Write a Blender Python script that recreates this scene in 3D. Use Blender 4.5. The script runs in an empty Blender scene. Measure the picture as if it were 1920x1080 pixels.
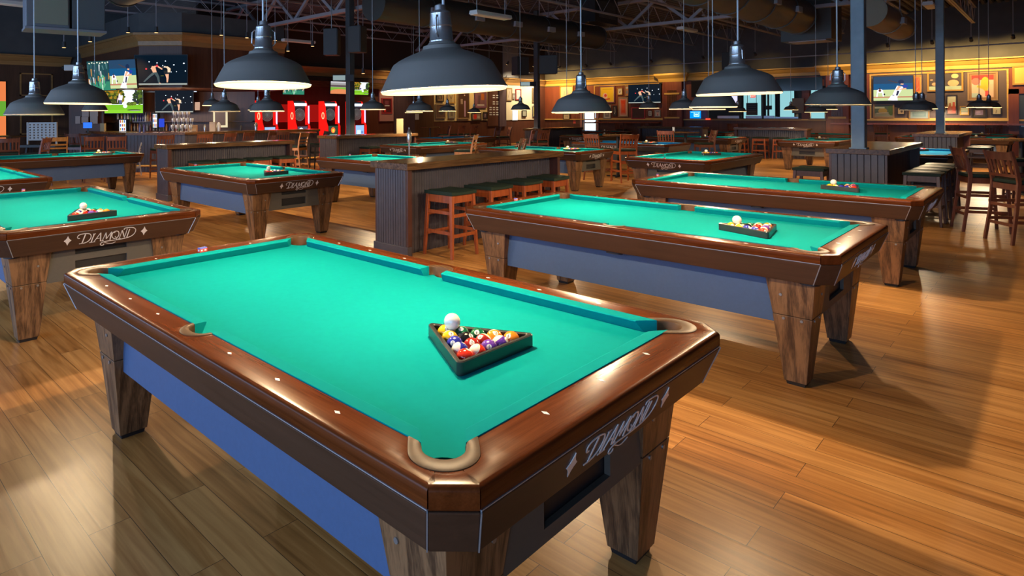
import bpy, bmesh, math, random
from math import sin, cos, pi, radians, sqrt, atan2
from mathutils import Vector, Matrix
random.seed(7)
SC = bpy.context.scene
COL = SC.collection

# ------------------------------------------------------------------ camera model (eye at the origin, 1.55 m up, level)
FPX, CX, CY, ROLL, YAW, EYE = 1181.08, 762.44, 214.49, -0.0059, 0.7662, 1.55

def ray(px, py):
    x = (px - CX) / FPX; y = (py - CY) / FPX
    c, s = cos(ROLL), sin(ROLL); x, y = x * c + y * s, -x * s + y * c
    c, s = cos(YAW), sin(YAW)
    return Vector((x * c + s, -x * s + c, -y))
def at_d(px, py, d):
    p = ray(px, py) * d; p.z += EYE; return p
def at_z(px, py, z):
    r = ray(px, py); return at_d(px, py, (z - EYE) / r.z)
def on_x(px, py, X):
    return at_d(px, py, X / ray(px, py).x)
def on_y(px, py, Y):
    return at_d(px, py, Y / ray(px, py).y)

# ------------------------------------------------------------------ materials
MATS = {}
def new_mat(name):
    m = bpy.data.materials.new(name); m.use_nodes = True
    nt = m.node_tree; b = nt.nodes['Principled BSDF']
    return m, nt, b
def mat(name, col, rough=0.5, metal=0.0, spec=None, coat=0.0, noise=0.0, nscale=20.0, bump=0.0, bscale=200.0, rvar=0.0):
    if name in MATS: return MATS[name]
    m, nt, b = new_mat(name)
    b.inputs['Base Color'].default_value = (*col, 1)
    b.inputs['Roughness'].default_value = rough
    b.inputs['Metallic'].default_value = metal
    if spec is not None: b.inputs['Specular IOR Level'].default_value = spec
    if coat: b.inputs['Coat Weight'].default_value = coat; b.inputs['Coat Roughness'].default_value = 0.12
    if noise or rvar or bump:
        tc = nt.nodes.new('ShaderNodeTexCoord')
        n = nt.nodes.new('ShaderNodeTexNoise'); n.inputs['Scale'].default_value = nscale; n.inputs['Detail'].default_value = 6
        nt.links.new(tc.outputs['Object'], n.inputs['Vector'])
        if noise:
            mx = nt.nodes.new('ShaderNodeMix'); mx.data_type = 'RGBA'
            mx.inputs[6].default_value = (*[c * (1 - noise) for c in col], 1)
            mx.inputs[7].default_value = (*[min(1, c * (1 + noise)) for c in col], 1)
            nt.links.new(n.outputs['Fac'], mx.inputs[0]); nt.links.new(mx.outputs[2], b.inputs['Base Color'])
        if rvar:
            mr = nt.nodes.new('ShaderNodeMapRange'); mr.inputs[3].default_value = rough - rvar; mr.inputs[4].default_value = rough + rvar
            nt.links.new(n.outputs['Fac'], mr.inputs[0]); nt.links.new(mr.outputs[0], b.inputs['Roughness'])
        if bump:
            n2 = nt.nodes.new('ShaderNodeTexNoise'); n2.inputs['Scale'].default_value = bscale; n2.inputs['Detail'].default_value = 3
            nt.links.new(tc.outputs['Object'], n2.inputs['Vector'])
            bp = nt.nodes.new('ShaderNodeBump'); bp.inputs['Strength'].default_value = bump; bp.inputs['Distance'].default_value = 0.002
            nt.links.new(n2.outputs['Fac'], bp.inputs['Height']); nt.links.new(bp.outputs['Normal'], b.inputs['Normal'])
    MATS[name] = m
    return m
def wood(name, c1, c2, axis='Z', scale=1.0, rough=0.35, coat=0.0, contrast=1.0, rvar=0.05, spec=None):
    """long grain along AXIS of the object"""
    if name in MATS: return MATS[name]
    m, nt, b = new_mat(name)
    tc = nt.nodes.new('ShaderNodeTexCoord'); mp = nt.nodes.new('ShaderNodeMapping')
    s = [14 * scale] * 3; s['XYZ'.index(axis)] = 0.9 * scale
    mp.inputs['Scale'].default_value = s
    nt.links.new(tc.outputs['Object'], mp.inputs['Vector'])
    n = nt.nodes.new('ShaderNodeTexNoise'); n.inputs['Scale'].default_value = 2.2; n.inputs['Detail'].default_value = 5; n.inputs['Distortion'].default_value = 0.9
    nt.links.new(mp.outputs[0], n.inputs['Vector'])
    mp2 = nt.nodes.new('ShaderNodeMapping'); s2 = [90 * scale] * 3; s2['XYZ'.index(axis)] = 2.5 * scale
    mp2.inputs['Scale'].default_value = s2; nt.links.new(tc.outputs['Object'], mp2.inputs['Vector'])
    n2 = nt.nodes.new('ShaderNodeTexNoise'); n2.inputs['Scale'].default_value = 3.0; n2.inputs['Detail'].default_value = 3
    nt.links.new(mp2.outputs[0], n2.inputs['Vector'])
    ad = nt.nodes.new('ShaderNodeMath'); ad.operation = 'MULTIPLY_ADD'; ad.inputs[1].default_value = 0.45
    nt.links.new(n2.outputs['Fac'], ad.inputs[0]); nt.links.new(n.outputs['Fac'], ad.inputs[2])
    cr = nt.nodes.new('ShaderNodeMapRange'); cr.inputs[1].default_value = 0.72 - 0.22 / contrast; cr.inputs[2].default_value = 0.72 + 0.22 / contrast
    nt.links.new(ad.outputs[0], cr.inputs[0])
    mx = nt.nodes.new('ShaderNodeMix'); mx.data_type = 'RGBA'
    mx.inputs[6].default_value = (*c1, 1); mx.inputs[7].default_value = (*c2, 1)
    nt.links.new(cr.outputs[0], mx.inputs[0]); nt.links.new(mx.outputs[2], b.inputs['Base Color'])
    mr = nt.nodes.new('ShaderNodeMapRange'); mr.inputs[3].default_value = rough - rvar; mr.inputs[4].default_value = rough + rvar
    nt.links.new(n.outputs['Fac'], mr.inputs[0]); nt.links.new(mr.outputs[0], b.inputs['Roughness'])
    if coat: b.inputs['Coat Weight'].default_value = coat; b.inputs['Coat Roughness'].default_value = 0.15
    if spec is not None: b.inputs['Specular IOR Level'].default_value = spec
    MATS[name] = m
    return m
def emi(col, strength=1.0, sample=False):
    key = 'glow_%.3f_%.3f_%.3f_%.2f' % (*col, strength)
    if key in MATS: return MATS[key]
    m, nt, b = new_mat(key)
    b.inputs['Base Color'].default_value = (0.01, 0.01, 0.01, 1)
    b.inputs['Emission Color'].default_value = (*col, 1)
    b.inputs['Emission Strength'].default_value = strength
    b.inputs['Roughness'].default_value = 0.2; b.inputs['Specular IOR Level'].default_value = 0.0
    if not sample: m.cycles.emission_sampling = 'NONE'
    MATS[key] = m
    return m
def paint(col, rough=0.6):
    return mat('paint_%.3f_%.3f_%.3f_%.1f' % (*col, rough), col, rough)

# ------------------------------------------------------------------ mesh collecting
class MB:
    def __init__(s): s.v = []; s.f = []; s.m = []
    def add(s, vs, fs, mi=0):
        b = len(s.v); s.v += [tuple(v) for v in vs]
        for f in fs: s.f.append(tuple(b + i for i in f)); s.m.append(mi)
        return s
    def box(s, x0, x1, y0, y1, z0, z1, mi=0):
        vs = [(x, y, z) for z in (z0, z1) for y in (y0, y1) for x in (x0, x1)]
        return s.add(vs, [(0, 2, 3, 1), (4, 5, 7, 6), (0, 1, 5, 4), (2, 6, 7, 3), (0, 4, 6, 2), (1, 3, 7, 5)], mi)
    def frustum(s, lo, hi, z0, z1, mi=0):
        (a0, a1, b0, b1), (c0, c1, d0, d1) = lo, hi
        vs = [(a0, b0, z0), (a1, b0, z0), (a0, b1, z0), (a1, b1, z0), (c0, d0, z1), (c1, d0, z1), (c0, d1, z1), (c1, d1, z1)]
        return s.add(vs, [(0, 2, 3, 1), (4, 5, 7, 6), (0, 1, 5, 4), (2, 6, 7, 3), (0, 4, 6, 2), (1, 3, 7, 5)], mi)
    def bar(s, p0, p1, w, h=None, mi=0, up=(0, 0, 1), w1=None, h1=None):
        p0, p1 = Vector(p0), Vector(p1); h = w if h is None else h
        w1 = w if w1 is None else w1; h1 = h if h1 is None else h1
        d = (p1 - p0).normalized(); u = Vector(up)
        if abs(d.dot(u)) > 0.99: u = Vector((0, 1, 0))
        a = d.cross(u).normalized(); c = a.cross(d).normalized()
        vs = []
        for p, ww, hh in ((p0, w, h), (p1, w1, h1)):
            for i, j in ((-1, -1), (1, -1), (-1, 1), (1, 1)): vs.append(p + a * (i * ww / 2) + c * (j * hh / 2))
        return s.add(vs, [(0, 2, 3, 1), (4, 5, 7, 6), (0, 1, 5, 4), (2, 6, 7, 3), (0, 4, 6, 2), (1, 3, 7, 5)], mi)
    def tube(s, pts, r, n=8, mi=0, cap=True):
        pts = [Vector(p) for p in pts]; rs = r if isinstance(r, (list, tuple)) else [r] * len(pts)
        rings = []; b = len(s.v)
        for i, p in enumerate(pts):
            d = (pts[min(i + 1, len(pts) - 1)] - pts[max(i - 1, 0)]).normalized()
            u = Vector((0, 0, 1)) if abs(d.z) < 0.95 else Vector((1, 0, 0))
            a = d.cross(u).normalized(); c = a.cross(d)
            for k in range(n):
                t = 2 * pi * k / n
                s.v.append(tuple(p + a * (cos(t) * rs[i]) + c * (sin(t) * rs[i])))
        for i in range(len(pts) - 1):
            for k in range(n):
                k2 = (k + 1) % n
                s.f.append((b + i * n + k, b + i * n + k2, b + (i + 1) * n + k2, b + (i + 1) * n + k)); s.m.append(mi)
        if cap:
            s.f.append(tuple(b + k for k in range(n))[::-1]); s.m.append(mi)
            e = b + (len(pts) - 1) * n; s.f.append(tuple(e + k for k in range(n))); s.m.append(mi)
        return s
    def lathe(s, prof, n=32, mi=0, c=(0, 0, 0), mis=None):
        b = len(s.v)
        for r, z in prof:
            for k in range(n):
                t = 2 * pi * k / n; s.v.append((c[0] + r * cos(t), c[1] + r * sin(t), c[2] + z))
        for i in range(len(prof) - 1):
            for k in range(n):
                k2 = (k + 1) % n
                s.f.append((b + i * n + k, b + i * n + k2, b + (i + 1) * n + k2, b + (i + 1) * n + k)); s.m.append(mis[i] if mis else mi)
        return s
    def prism(s, pts, z0, z1, mi=0):
        n = len(pts); vs = [(x, y, z0) for x, y in pts] + [(x, y, z1) for x, y in pts]
        fs = [tuple(range(n))[::-1], tuple(range(n, 2 * n))] + [(i, (i + 1) % n, n + (i + 1) % n, n + i) for i in range(n)]
        return s.add(vs, fs, mi)
    def loft(s, loops, mi=0, closed=True, caps=False):
        b = len(s.v); n = len(loops[0])
        for L in loops: s.v += [tuple(p) for p in L]
        for i in range(len(loops) - 1):
            for k in range(n if closed else n - 1):
                k2 = (k + 1) % n
                s.f.append((b + i * n + k, b + i * n + k2, b + (i + 1) * n + k2, b + (i + 1) * n + k)); s.m.append(mi)
        if caps:
            s.f.append(tuple(b + k for k in range(n))[::-1]); s.m.append(mi)
            e = b + (len(loops) - 1) * n; s.f.append(tuple(e + k for k in range(n))); s.m.append(mi)
        return s
    def build(s, name, mats, parent=None, bevel=0.0, smooth=False, seg=2, loc=None, rotz=0.0, angle=40):
        me = bpy.data.meshes.new(name)
        me.from_pydata(s.v, [], s.f)
        if not isinstance(mats, (list, tuple)): mats = [mats]
        for m in mats: me.materials.append(m)
        if len(mats) > 1: me.polygons.foreach_set('material_index', s.m)
        bm = bmesh.new(); bm.from_mesh(me)
        bmesh.ops.recalc_face_normals(bm, faces=bm.faces)
        if bevel:
            es = [e for e in bm.edges if len(e.link_faces) == 2 and e.calc_face_angle(0) > radians(25)]
            bmesh.ops.bevel(bm, geom=es, offset=bevel, segments=seg, profile=0.5, affect='EDGES', clamp_overlap=True)
        if smooth:
            for f in bm.faces: f.smooth = True
            for e in bm.edges:
                if len(e.link_faces) == 2 and e.calc_face_angle(0) > radians(angle): e.smooth = False
        bm.to_mesh(me); bm.free(); me.update()
        o = bpy.data.objects.new(name, me); COL.objects.link(o)
        if parent is not None: o.parent = parent
        if loc is not None: o.location = loc
        o.rotation_euler.z = rotz
        return o

def tag(o, label=None, cat=None, group=None, kind=None):
    if label: o['label'] = label
    if cat: o['category'] = cat
    if group: o['group'] = group
    if kind: o['kind'] = kind
    return o
def thing(name, label, cat, loc=(0, 0, 0), rotz=0.0, group=None):
    o = bpy.data.objects.new(name, None); COL.objects.link(o); o.empty_display_size = 0.1
    o.location = loc; o.rotation_euler = (0, 0, rotz)
    return tag(o, label, cat, group)
CHILDREN = {}
def kids(o):
    return [c for c in COL.objects if c.parent is o]
def capture(root):
    """remember the parts (and sub-parts) of a finished thing so that it can be copied quickly"""
    d = []
    allo = list(COL.objects)
    for c in allo:
        if c.parent is root: d.append((c, [g for g in allo if g.parent is c]))
    CHILDREN[root.name] = d
    return root
def dup(root, loc, rotz, label, group=None, skip=(), swap=None):
    r = root.copy(); COL.objects.link(r); r.location = loc; r.rotation_euler = (0, 0, rotz)
    r['label'] = label
    if group: r['group'] = group
    for ch, gs in CHILDREN[root.name]:
        base = ch.name.split('.')[0]
        if base in skip: continue
        c = ch.copy(); COL.objects.link(c); c.parent = r
        if swap and base in swap: own(c, swap[base])
        for g in gs:
            if g.name.split('.')[0] in skip: continue
            d = g.copy(); COL.objects.link(d); d.parent = c
    return r
def own(o, m):
    o.material_slots[0].link = 'OBJECT'; o.material_slots[0].material = m
def struct(name, b, m, **k):
    o = b.build(name, m, **k); o['kind'] = 'structure'; return o
def text_mb(s, size, depth=0.002, mi=0):
    cu = bpy.data.curves.new('lettering', 'FONT'); cu.body = s; cu.size = size; cu.extrude = depth / 2
    cu.align_x = 'CENTER'; cu.align_y = 'CENTER'; cu.resolution_u = 3
    o = bpy.data.objects.new('lettering', cu); COL.objects.link(o)
    bpy.context.view_layer.update()
    me = o.evaluated_get(bpy.context.evaluated_depsgraph_get()).to_mesh()
    b = MB(); b.add([v.co[:] for v in me.vertices], [tuple(p.vertices) for p in me.polygons], mi)
    o.to_mesh_clear(); bpy.data.objects.remove(o); bpy.data.curves.remove(cu)
    return b
def catmull(P, n=6):
    if len(P) == 2: return P
    out = []; Q = [P[0]] + list(P) + [P[-1]]
    for i in range(1, len(Q) - 2):
        p0, p1, p2, p3 = Q[i - 1], Q[i], Q[i + 1], Q[i + 2]
        for k in range(n):
            t = k / n
            out.append(tuple(0.5 * ((2 * b) + (-a + c) * t + (2 * a - 5 * b + 4 * c - d) * t * t + (-a + 3 * b - 3 * c + d) * t ** 3) for a, b, c, d in zip(p0, p1, p2, p3)))
    return out + [tuple(P[-1])]
def resample(P, n):
    d = [0]
    for a, b in zip(P, P[1:]): d.append(d[-1] + math.dist(a, b))
    out = []; j = 0
    for i in range(n):
        t = d[-1] * i / (n - 1)
        while j < len(P) - 2 and d[j + 1] < t: j += 1
        k = (t - d[j]) / max(d[j + 1] - d[j], 1e-9)
        out.append(tuple(a + (b - a) * k for a, b in zip(P[j], P[j + 1])))
    return out
# ------------------------------------------------------------------ the materials of the place
M_RAIL_Y = wood('rail_mahogany_y', (0.060, 0.0135, 0.0030), (0.135, 0.034, 0.0085), 'Y', 1.0, 0.24, 0.0, 0.75, spec=0.10)
M_RAIL_X = wood('rail_mahogany_x', (0.060, 0.0135, 0.0030), (0.135, 0.034, 0.0085), 'X', 1.0, 0.24, 0.0, 0.75, spec=0.10)
M_APRON = wood('apron_dark_walnut', (0.040, 0.019, 0.011), (0.068, 0.033, 0.019), 'Y', 0.6, 0.46, 0.0, 0.7, spec=0.3)
M_APRON_X = wood('apron_dark_walnut_x', (0.040, 0.019, 0.011), (0.068, 0.033, 0.019), 'X', 0.6, 0.46, 0.0, 0.7, spec=0.3)
M_LEG = wood('leg_oak', (0.06, 0.027, 0.012), (0.23, 0.115, 0.05), 'Z', 0.8, 0.45, 0.0, 1.5)
M_PANEL = mat('cabinet_grey', (0.048, 0.095, 0.205), 0.6, noise=0.10, nscale=60, bump=0.15, bscale=500)
M_ENDPANEL = mat('cabinet_end_brown', (0.085, 0.075, 0.062), 0.6, noise=0.1, nscale=60)
M_CLOTH = mat('green_cloth', (0.0015, 0.230, 0.245), 0.95, spec=0.03, noise=0.06, nscale=35, bump=0.08, bscale=900)
M_CLOTH_B = mat('blue_cloth', (0.012, 0.16, 0.37), 0.95, spec=0.05, noise=0.05, nscale=35)
M_CAST = mat('pocket_bronze', (0.075, 0.038, 0.018), 0.45, noise=0.3, nscale=30, spec=0.15)
M_BLACK = mat('black_liner', (0.012, 0.012, 0.014), 0.5)
M_SIGHT = mat('pearl_sight', (0.85, 0.85, 0.82), 0.3)
M_SILVER = mat('silver_lettering', (0.78, 0.79, 0.82), 0.38, 0.35)
M_SEAM = mat('seam_metal', (0.36, 0.38, 0.42), 0.35, 0.5)
M_STEEL = mat('bolt_steel', (0.3, 0.3, 0.3), 0.4, 0.8)
M_BLACKLAM = mat('black_laminate', (0.03, 0.032, 0.036), 0.32)
M_SHADE = mat('shade_galvanised', (0.205, 0.192, 0.172), 0.48, 0.25, noise=0.08, nscale=8, bump=0.08, bscale=120)
M_SHADEIN = mat('shade_white_enamel', (0.50, 0.42, 0.29), 0.5, spec=0.2)
M_NECK = mat('socket_metal', (0.42, 0.42, 0.42), 0.26, 0.85)
M_CORD = mat('cord_grey', (0.45, 0.50, 0.54), 0.45, 0.2)
M_BULB = emi((1.0, 0.80, 0.50), 9.0)
M_OAK_X = wood('counter_oak_x', (0.055, 0.026, 0.011), (0.17, 0.083, 0.032), 'X', 0.9, 0.22, 0.0, 1.2, spec=0.28)
M_OAK_Y = wood('counter_oak_y', (0.055, 0.026, 0.011), (0.17, 0.083, 0.032), 'Y', 0.9, 0.22, 0.0, 1.2, spec=0.28)
M_BEAD = mat('beadboard_dark', (0.050, 0.043, 0.054), 0.40, noise=0.35, nscale=9)
M_POSTW = wood('counter_post_red', (0.045, 0.014, 0.010), (0.075, 0.024, 0.016), 'Z', 1, 0.4)
M_STOOL = wood('stool_cherry', (0.21, 0.042, 0.011), (0.34, 0.078, 0.020), 'Z', 1, 0.38, 0.2)
M_VINYL = mat('vinyl_dark_green', (0.020, 0.032, 0.024), 0.5, spec=0.06)
M_CHAIR = wood('chair_mahogany', (0.105, 0.028, 0.014), (0.17, 0.052, 0.026), 'Z', 1, 0.35, 0.3)
M_CHAIRO = wood('chair_honey', (0.33, 0.13, 0.025), (0.48, 0.20, 0.045), 'Z', 1, 0.4, 0.2)
M_WALLW = wood('wall_panel_wood', (0.075, 0.026, 0.016), (0.125, 0.044, 0.026), 'Z', 0.4, 0.45)
M_WALLRED = wood('wall_panel_red', (0.16, 0.040, 0.020), (0.24, 0.065, 0.030), 'Z', 0.3, 0.42)
M_CREAM = mat('wall_cream', (0.72, 0.54, 0.25), 0.7)
M_DARKWALL = mat('upper_wall_dark', (0.085, 0.090, 0.095), 0.85, noise=0.2, nscale=3)
M_GOLD = wood('cornice_gold', (0.55, 0.34, 0.08), (0.70, 0.46, 0.13), 'Y', 0.4, 0.4)
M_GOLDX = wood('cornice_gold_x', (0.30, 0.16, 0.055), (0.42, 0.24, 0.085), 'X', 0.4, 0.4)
M_TRUSS = mat('truss_grey', (0.36, 0.36, 0.40), 0.55, 0.2)
M_DECK = mat('deck_dark', (0.12, 0.12, 0.14), 0.8)
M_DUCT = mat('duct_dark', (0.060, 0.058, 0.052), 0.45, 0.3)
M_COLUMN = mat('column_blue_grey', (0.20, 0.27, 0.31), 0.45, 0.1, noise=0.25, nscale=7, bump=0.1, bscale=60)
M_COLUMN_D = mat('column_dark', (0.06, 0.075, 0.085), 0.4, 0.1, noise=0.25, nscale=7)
M_SPEAKER = mat('speaker_black', (0.04, 0.043, 0.046), 0.6)
M_WHITE = mat('white_plain', (0.75, 0.75, 0.72), 0.5)
M_BLUEDOOR = mat('door_blue_grey', (0.05, 0.07, 0.11), 0.4)
M_GLASS = mat('glass_pane', (1, 1, 1), 0.02)
_b = M_GLASS.node_tree.nodes['Principled BSDF']; _b.inputs['Transmission Weight'].default_value = 1.0; _b.inputs['IOR'].default_value = 1.02

def floor_material():
    m, nt, b = new_mat('plank_floor'); L = nt.links
    tc = nt.nodes.new('ShaderNodeTexCoord')
    sp = nt.nodes.new('ShaderNodeSeparateXYZ'); L.new(tc.outputs['Object'], sp.inputs[0])
    cb = nt.nodes.new('ShaderNodeCombineXYZ'); L.new(sp.outputs['Y'], cb.inputs['X']); L.new(sp.outputs['X'], cb.inputs['Y'])
    br = nt.nodes.new('ShaderNodeTexBrick'); L.new(cb.outputs[0], br.inputs['Vector'])
    br.inputs['Scale'].default_value = 1.0; br.inputs['Brick Width'].default_value = 1.25; br.inputs['Row Height'].default_value = 0.152
    br.inputs['Mortar Size'].default_value = 0.0014; br.inputs['Mortar Smooth'].default_value = 0.3
    br.inputs['Color1'].default_value = (0, 0, 0, 1); br.inputs['Color2'].default_value = (1, 1, 1, 1); br.inputs['Mortar'].default_value = (0.5, 0.5, 0.5, 1)
    br.offset = 0.37
    mp = nt.nodes.new('ShaderNodeMapping'); mp.inputs['Scale'].default_value = (26, 1.3, 1); L.new(tc.outputs['Object'], mp.inputs['Vector'])
    ofs = nt.nodes.new('ShaderNodeVectorMath'); ofs.operation = 'MULTIPLY_ADD'; ofs.inputs[1].default_value = (7, 13, 0)
    L.new(br.outputs['Color'], ofs.inputs[0]); L.new(mp.outputs[0], ofs.inputs[2])
    n = nt.nodes.new('ShaderNodeTexNoise'); n.inputs['Scale'].default_value = 1.0; n.inputs['Detail'].default_value = 7; n.inputs['Distortion'].default_value = 0.8
    L.new(ofs.outputs[0], n.inputs['Vector'])
    n2 = nt.nodes.new('ShaderNodeTexNoise'); n2.inputs['Scale'].default_value = 1.6; n2.inputs['Detail'].default_value = 4; L.new(tc.outputs['Object'], n2.inputs['Vector'])
    s1 = nt.nodes.new('ShaderNodeMath'); s1.operation = 'MULTIPLY_ADD'; s1.inputs[1].default_value = 0.22; L.new(br.outputs['Color'], s1.inputs[0]); L.new(n.outputs['Fac'], s1.inputs[2])
    s2 = nt.nodes.new('ShaderNodeMath'); s2.operation = 'MULTIPLY_ADD'; s2.inputs[1].default_value = 0.35; L.new(n2.outputs['Fac'], s2.inputs[0]); L.new(s1.outputs[0], s2.inputs[2])
    cr = nt.nodes.new('ShaderNodeValToRGB'); e = cr.color_ramp.elements
    e[0].position = 0.42; e[0].color = (0.17, 0.060, 0.013, 1); e[1].position = 0.98; e[1].color = (0.62, 0.30, 0.092, 1)
    x = cr.color_ramp.elements.new(0.7); x.color = (0.42, 0.175, 0.045, 1)
    L.new(s2.outputs[0], cr.inputs[0])
    mx = nt.nodes.new('ShaderNodeMix'); mx.data_type = 'RGBA'; mx.inputs[7].default_value = (0.05, 0.024, 0.012, 1)
    L.new(br.outputs['Fac'], mx.inputs[0]); L.new(cr.outputs['Color'], mx.inputs[6]); L.new(mx.outputs[2], b.inputs['Base Color'])
    b.inputs['Specular IOR Level'].default_value = 0.22
    mr = nt.nodes.new('ShaderNodeMapRange'); mr.inputs[3].default_value = 0.24; mr.inputs[4].default_value = 0.42
    L.new(n2.outputs['Fac'], mr.inputs[0]); L.new(mr.outputs[0], b.inputs['Roughness'])
    bp = nt.nodes.new('ShaderNodeBump'); bp.inputs['Strength'].default_value = 0.12; bp.inputs['Distance'].default_value = 0.003
    L.new(n.outputs['Fac'], bp.inputs['Height']); L.new(bp.outputs['Normal'], b.inputs['Normal'])
    return m
M_FLOOR = floor_material()
# ------------------------------------------------------------------ pool table (long axis = local Y, foot end = -Y)
HW, HL = 0.5588, 1.1176            # cushion nose half width / half length
WX, WY = 0.609, 1.1678             # inner edge of the wood rails
OX, OY = 0.72, 1.30                # outer edge
ZT, ZB = 0.793, 0.752              # rail top, cloth
CC = (0.5956, 1.1544); CR = 0.082  # outer arc of a corner casting
IC = (0.5821, 1.1409); IR = 0.050
TH1, TH2 = radians(28.5), radians(72.3)

def arc(c, r, a0, a1, n):
    return [(c[0] + r * cos(a0 + (a1 - a0) * i / n), c[1] + r * sin(a0 + (a1 - a0) * i / n)) for i in range(n + 1)]
def flip(P, sx, sy): return [(x * sx, y * sy) for x, y in P]

def rail_piece(inner, outer, offdir):
    """solid rail between two paired 2-D lines; rounded over along the outer edge"""
    n = len(inner); b = MB()
    def sh(d): return [(x - offdir[i][0] * d, y - offdir[i][1] * d) for i, (x, y) in enumerate(outer)]
    rows = [[(x, y, 0.745) for x, y in inner], [(x, y, ZT - 0.001) for x, y in inner],
            [(x + (ox - x) * 0.03, y + (oy - y) * 0.03, ZT) for (x, y), (ox, oy) in zip(inner, outer)]]
    for d, z in ((0.024, ZT), (0.0125, ZT), (0.0120, ZT - 0.0001), (0.0072, ZT - 0.0012), (0.0034, ZT - 0.0036), (0.0009, ZT - 0.0072), (0, ZT - 0.0115), (0, 0.748), (0.003, 0.744)):
        rows.append([(x, y, z) for x, y in sh(d)])
    b.loft(rows, closed=False)
    k = len(rows)
    for col in (0, n - 1):
        b.f.append(tuple(r * n + col for r in range(k))); b.m.append(0)
    return b
def long_rail(sx):
    right = [(WX, 0.079)] + [(WX, 0.079 + (1.0518 - 0.079) * i / 8) for i in range(1, 9)] + arc(CC, CR, radians(-45), TH1, 9)
    pocket = [(WX + 0.076 * sqrt(max(0, 1 - (t / 0.079) ** 2)), t) for t in [0.079 * sin(radians(a)) for a in range(0, 90, 10)]]
    up = pocket + right
    def om(y): return y if y < 1.0518 else 1.0518 + (y - 1.0518) * (1.222 - 1.0518) / (up[-1][1] - 1.0518)
    P = [(x, -y) for x, y in up[::-1]] + up[1:]
    Q = [(OX, -om(y)) for x, y in up[::-1]] + [(OX, om(y)) for x, y in up[1:]]
    return rail_piece(flip(P, sx, 1), flip(Q, sx, 1), [(sx, 0)] * len(P))
def short_rail(sy):
    up = [(0.493 * i / 6, WY) for i in range(7)] + arc(CC, CR, radians(135), TH2, 9)
    def om(x): return x if x < 0.493 else 0.493 + (x - 0.493) * (0.642 - 0.493) / (up[-1][0] - 0.493)
    P = [(-x, y) for x, y in up[::-1]] + up[1:]
    Q = [(-om(x), OY) for x, y in up[::-1]] + [(om(x), OY) for x, y in up[1:]]
    return rail_piece(flip(P, 1, sy), flip(Q, 1, sy), [(0, sy)] * len(P))
def corner_block(sx, sy):
    g = radians(2.0)
    P = arc(CC, CR, TH1 + g, TH2 - g, 6)
    A, B = (OX, 1.2262), (0.6462, OY)
    Q = [(A[0] + (B[0] - A[0]) * i / 6, A[1] + (B[1] - A[1]) * i / 6) for i in range(7)]
    return rail_piece(flip(P, sx, sy), flip(Q, sx, sy), [(0.707 * sx, 0.707 * sy)] * 7)
def casting(outer, inner, n=28, lip=0.003):
    O, I = resample(outer, n), resample(inner, n)
    b = MB(); mid = lambda k: [(o[0] + (i[0] - o[0]) * k, o[1] + (i[1] - o[1]) * k) for o, i in zip(O, I)]
    rows = []
    for P, z in ((O, 0.775), (O, ZT + lip - 0.002), (mid(0.12), ZT + lip), (mid(0.75), ZT + lip), (mid(0.93), ZT + lip - 0.003), (I, ZT - 0.006), (I, 0.70)):
        rows.append([(x, y, z) for x, y in P])
    b.loft(rows, closed=False)
    for col in (0, n - 1):
        b.f.append(tuple(r * n + col for r in range(len(rows)))); b.m.append(0)
    return b
def corner_lines():
    out = [(WX, 1.0518)] + arc(CC, CR, radians(-45), radians(135), 16) + [(0.493, WY)]
    inn = [(WX, 1.097)] + arc(IC, IR, radians(-45), radians(135), 14) + [(0.538, WY)]
    return out, inn
def side_lines():
    out = [(WX + 0.076 * cos(radians(a)), 0.079 * sin(radians(a))) for a in range(-90, 91, 9)]
    inn = [(WX + 0.037 * cos(radians(a)) ** 0.7 if abs(a) < 90 else WX, 0.058 * sin(radians(a))) for a in range(-90, 91, 9)]
    return out, inn
def cup(inn, bottom=0.60):
    P = resample(inn, 20); c = (sum(x for x, y in P) / 20, sum(y for x, y in P) / 20)
    b = MB(); w = [(x + (c[0] - x) * -0.01, y + (c[1] - y) * -0.01) for x, y in P]
    b.loft([[(x, y, 0.745) for x, y in w], [(x, y, bottom) for x, y in w]], closed=True)
    b.f.append(tuple(range(20, 40))); b.m.append(0)
    return b
def bed():
    H = (0.6026, 1.1614)
    q = [(0.612, 0.0)] + []
    side = [(0.668 - 0.056 * cos(t), 0.056 * sin(t)) for t in [radians(a) for a in range(0, 80, 13)]] + [(0.612, 0.066)]
    corner = [(0.612, 1.09)] + [(H[0] + 0.060 * cos(radians(a)), H[1] + 0.060 * sin(radians(a))) for a in range(-48, -223, -12)] + [(0.535, 1.171)]
    quad = side + corner
    P = quad + [(-x, y) for x, y in quad[::-1]]
    P = P + [(-x, -y) for x, y in P]
    Q = []
    for p in P:
        if not Q or math.dist(p, Q[-1]) > 1e-5: Q.append(p)
    if math.dist(Q[0], Q[-1]) < 1e-5: Q.pop()
    return MB().prism(Q, ZB - 0.022, ZB)
PROF = [(0.0, 0.7885), (0.0018, 0.7912), (0.006, 0.7925), (0.05, 0.7955), (0.0502, 0.752), (0.0195, 0.752)]
def cushion_long(sx, sy):
    b = MB(); L = []
    for end in (0, 1):
        row = []
        for u, z in PROF:
            y = (0.068 - 0.2 * u) if end == 0 else (1.037 + 1.16 * u)
            row.append(((HW + u) * sx, y * sy, z))
        L.append(row)
    return b.loft(L, caps=True)
def cushion_short(sy):
    b = MB(); L = []
    for s in (-1, 1):
        L.append([((HW - 0.081 + 1.16 * u) * s, (HL + u) * sy, z) for u, z in PROF])
    return b.loft(L, caps=True)
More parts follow.
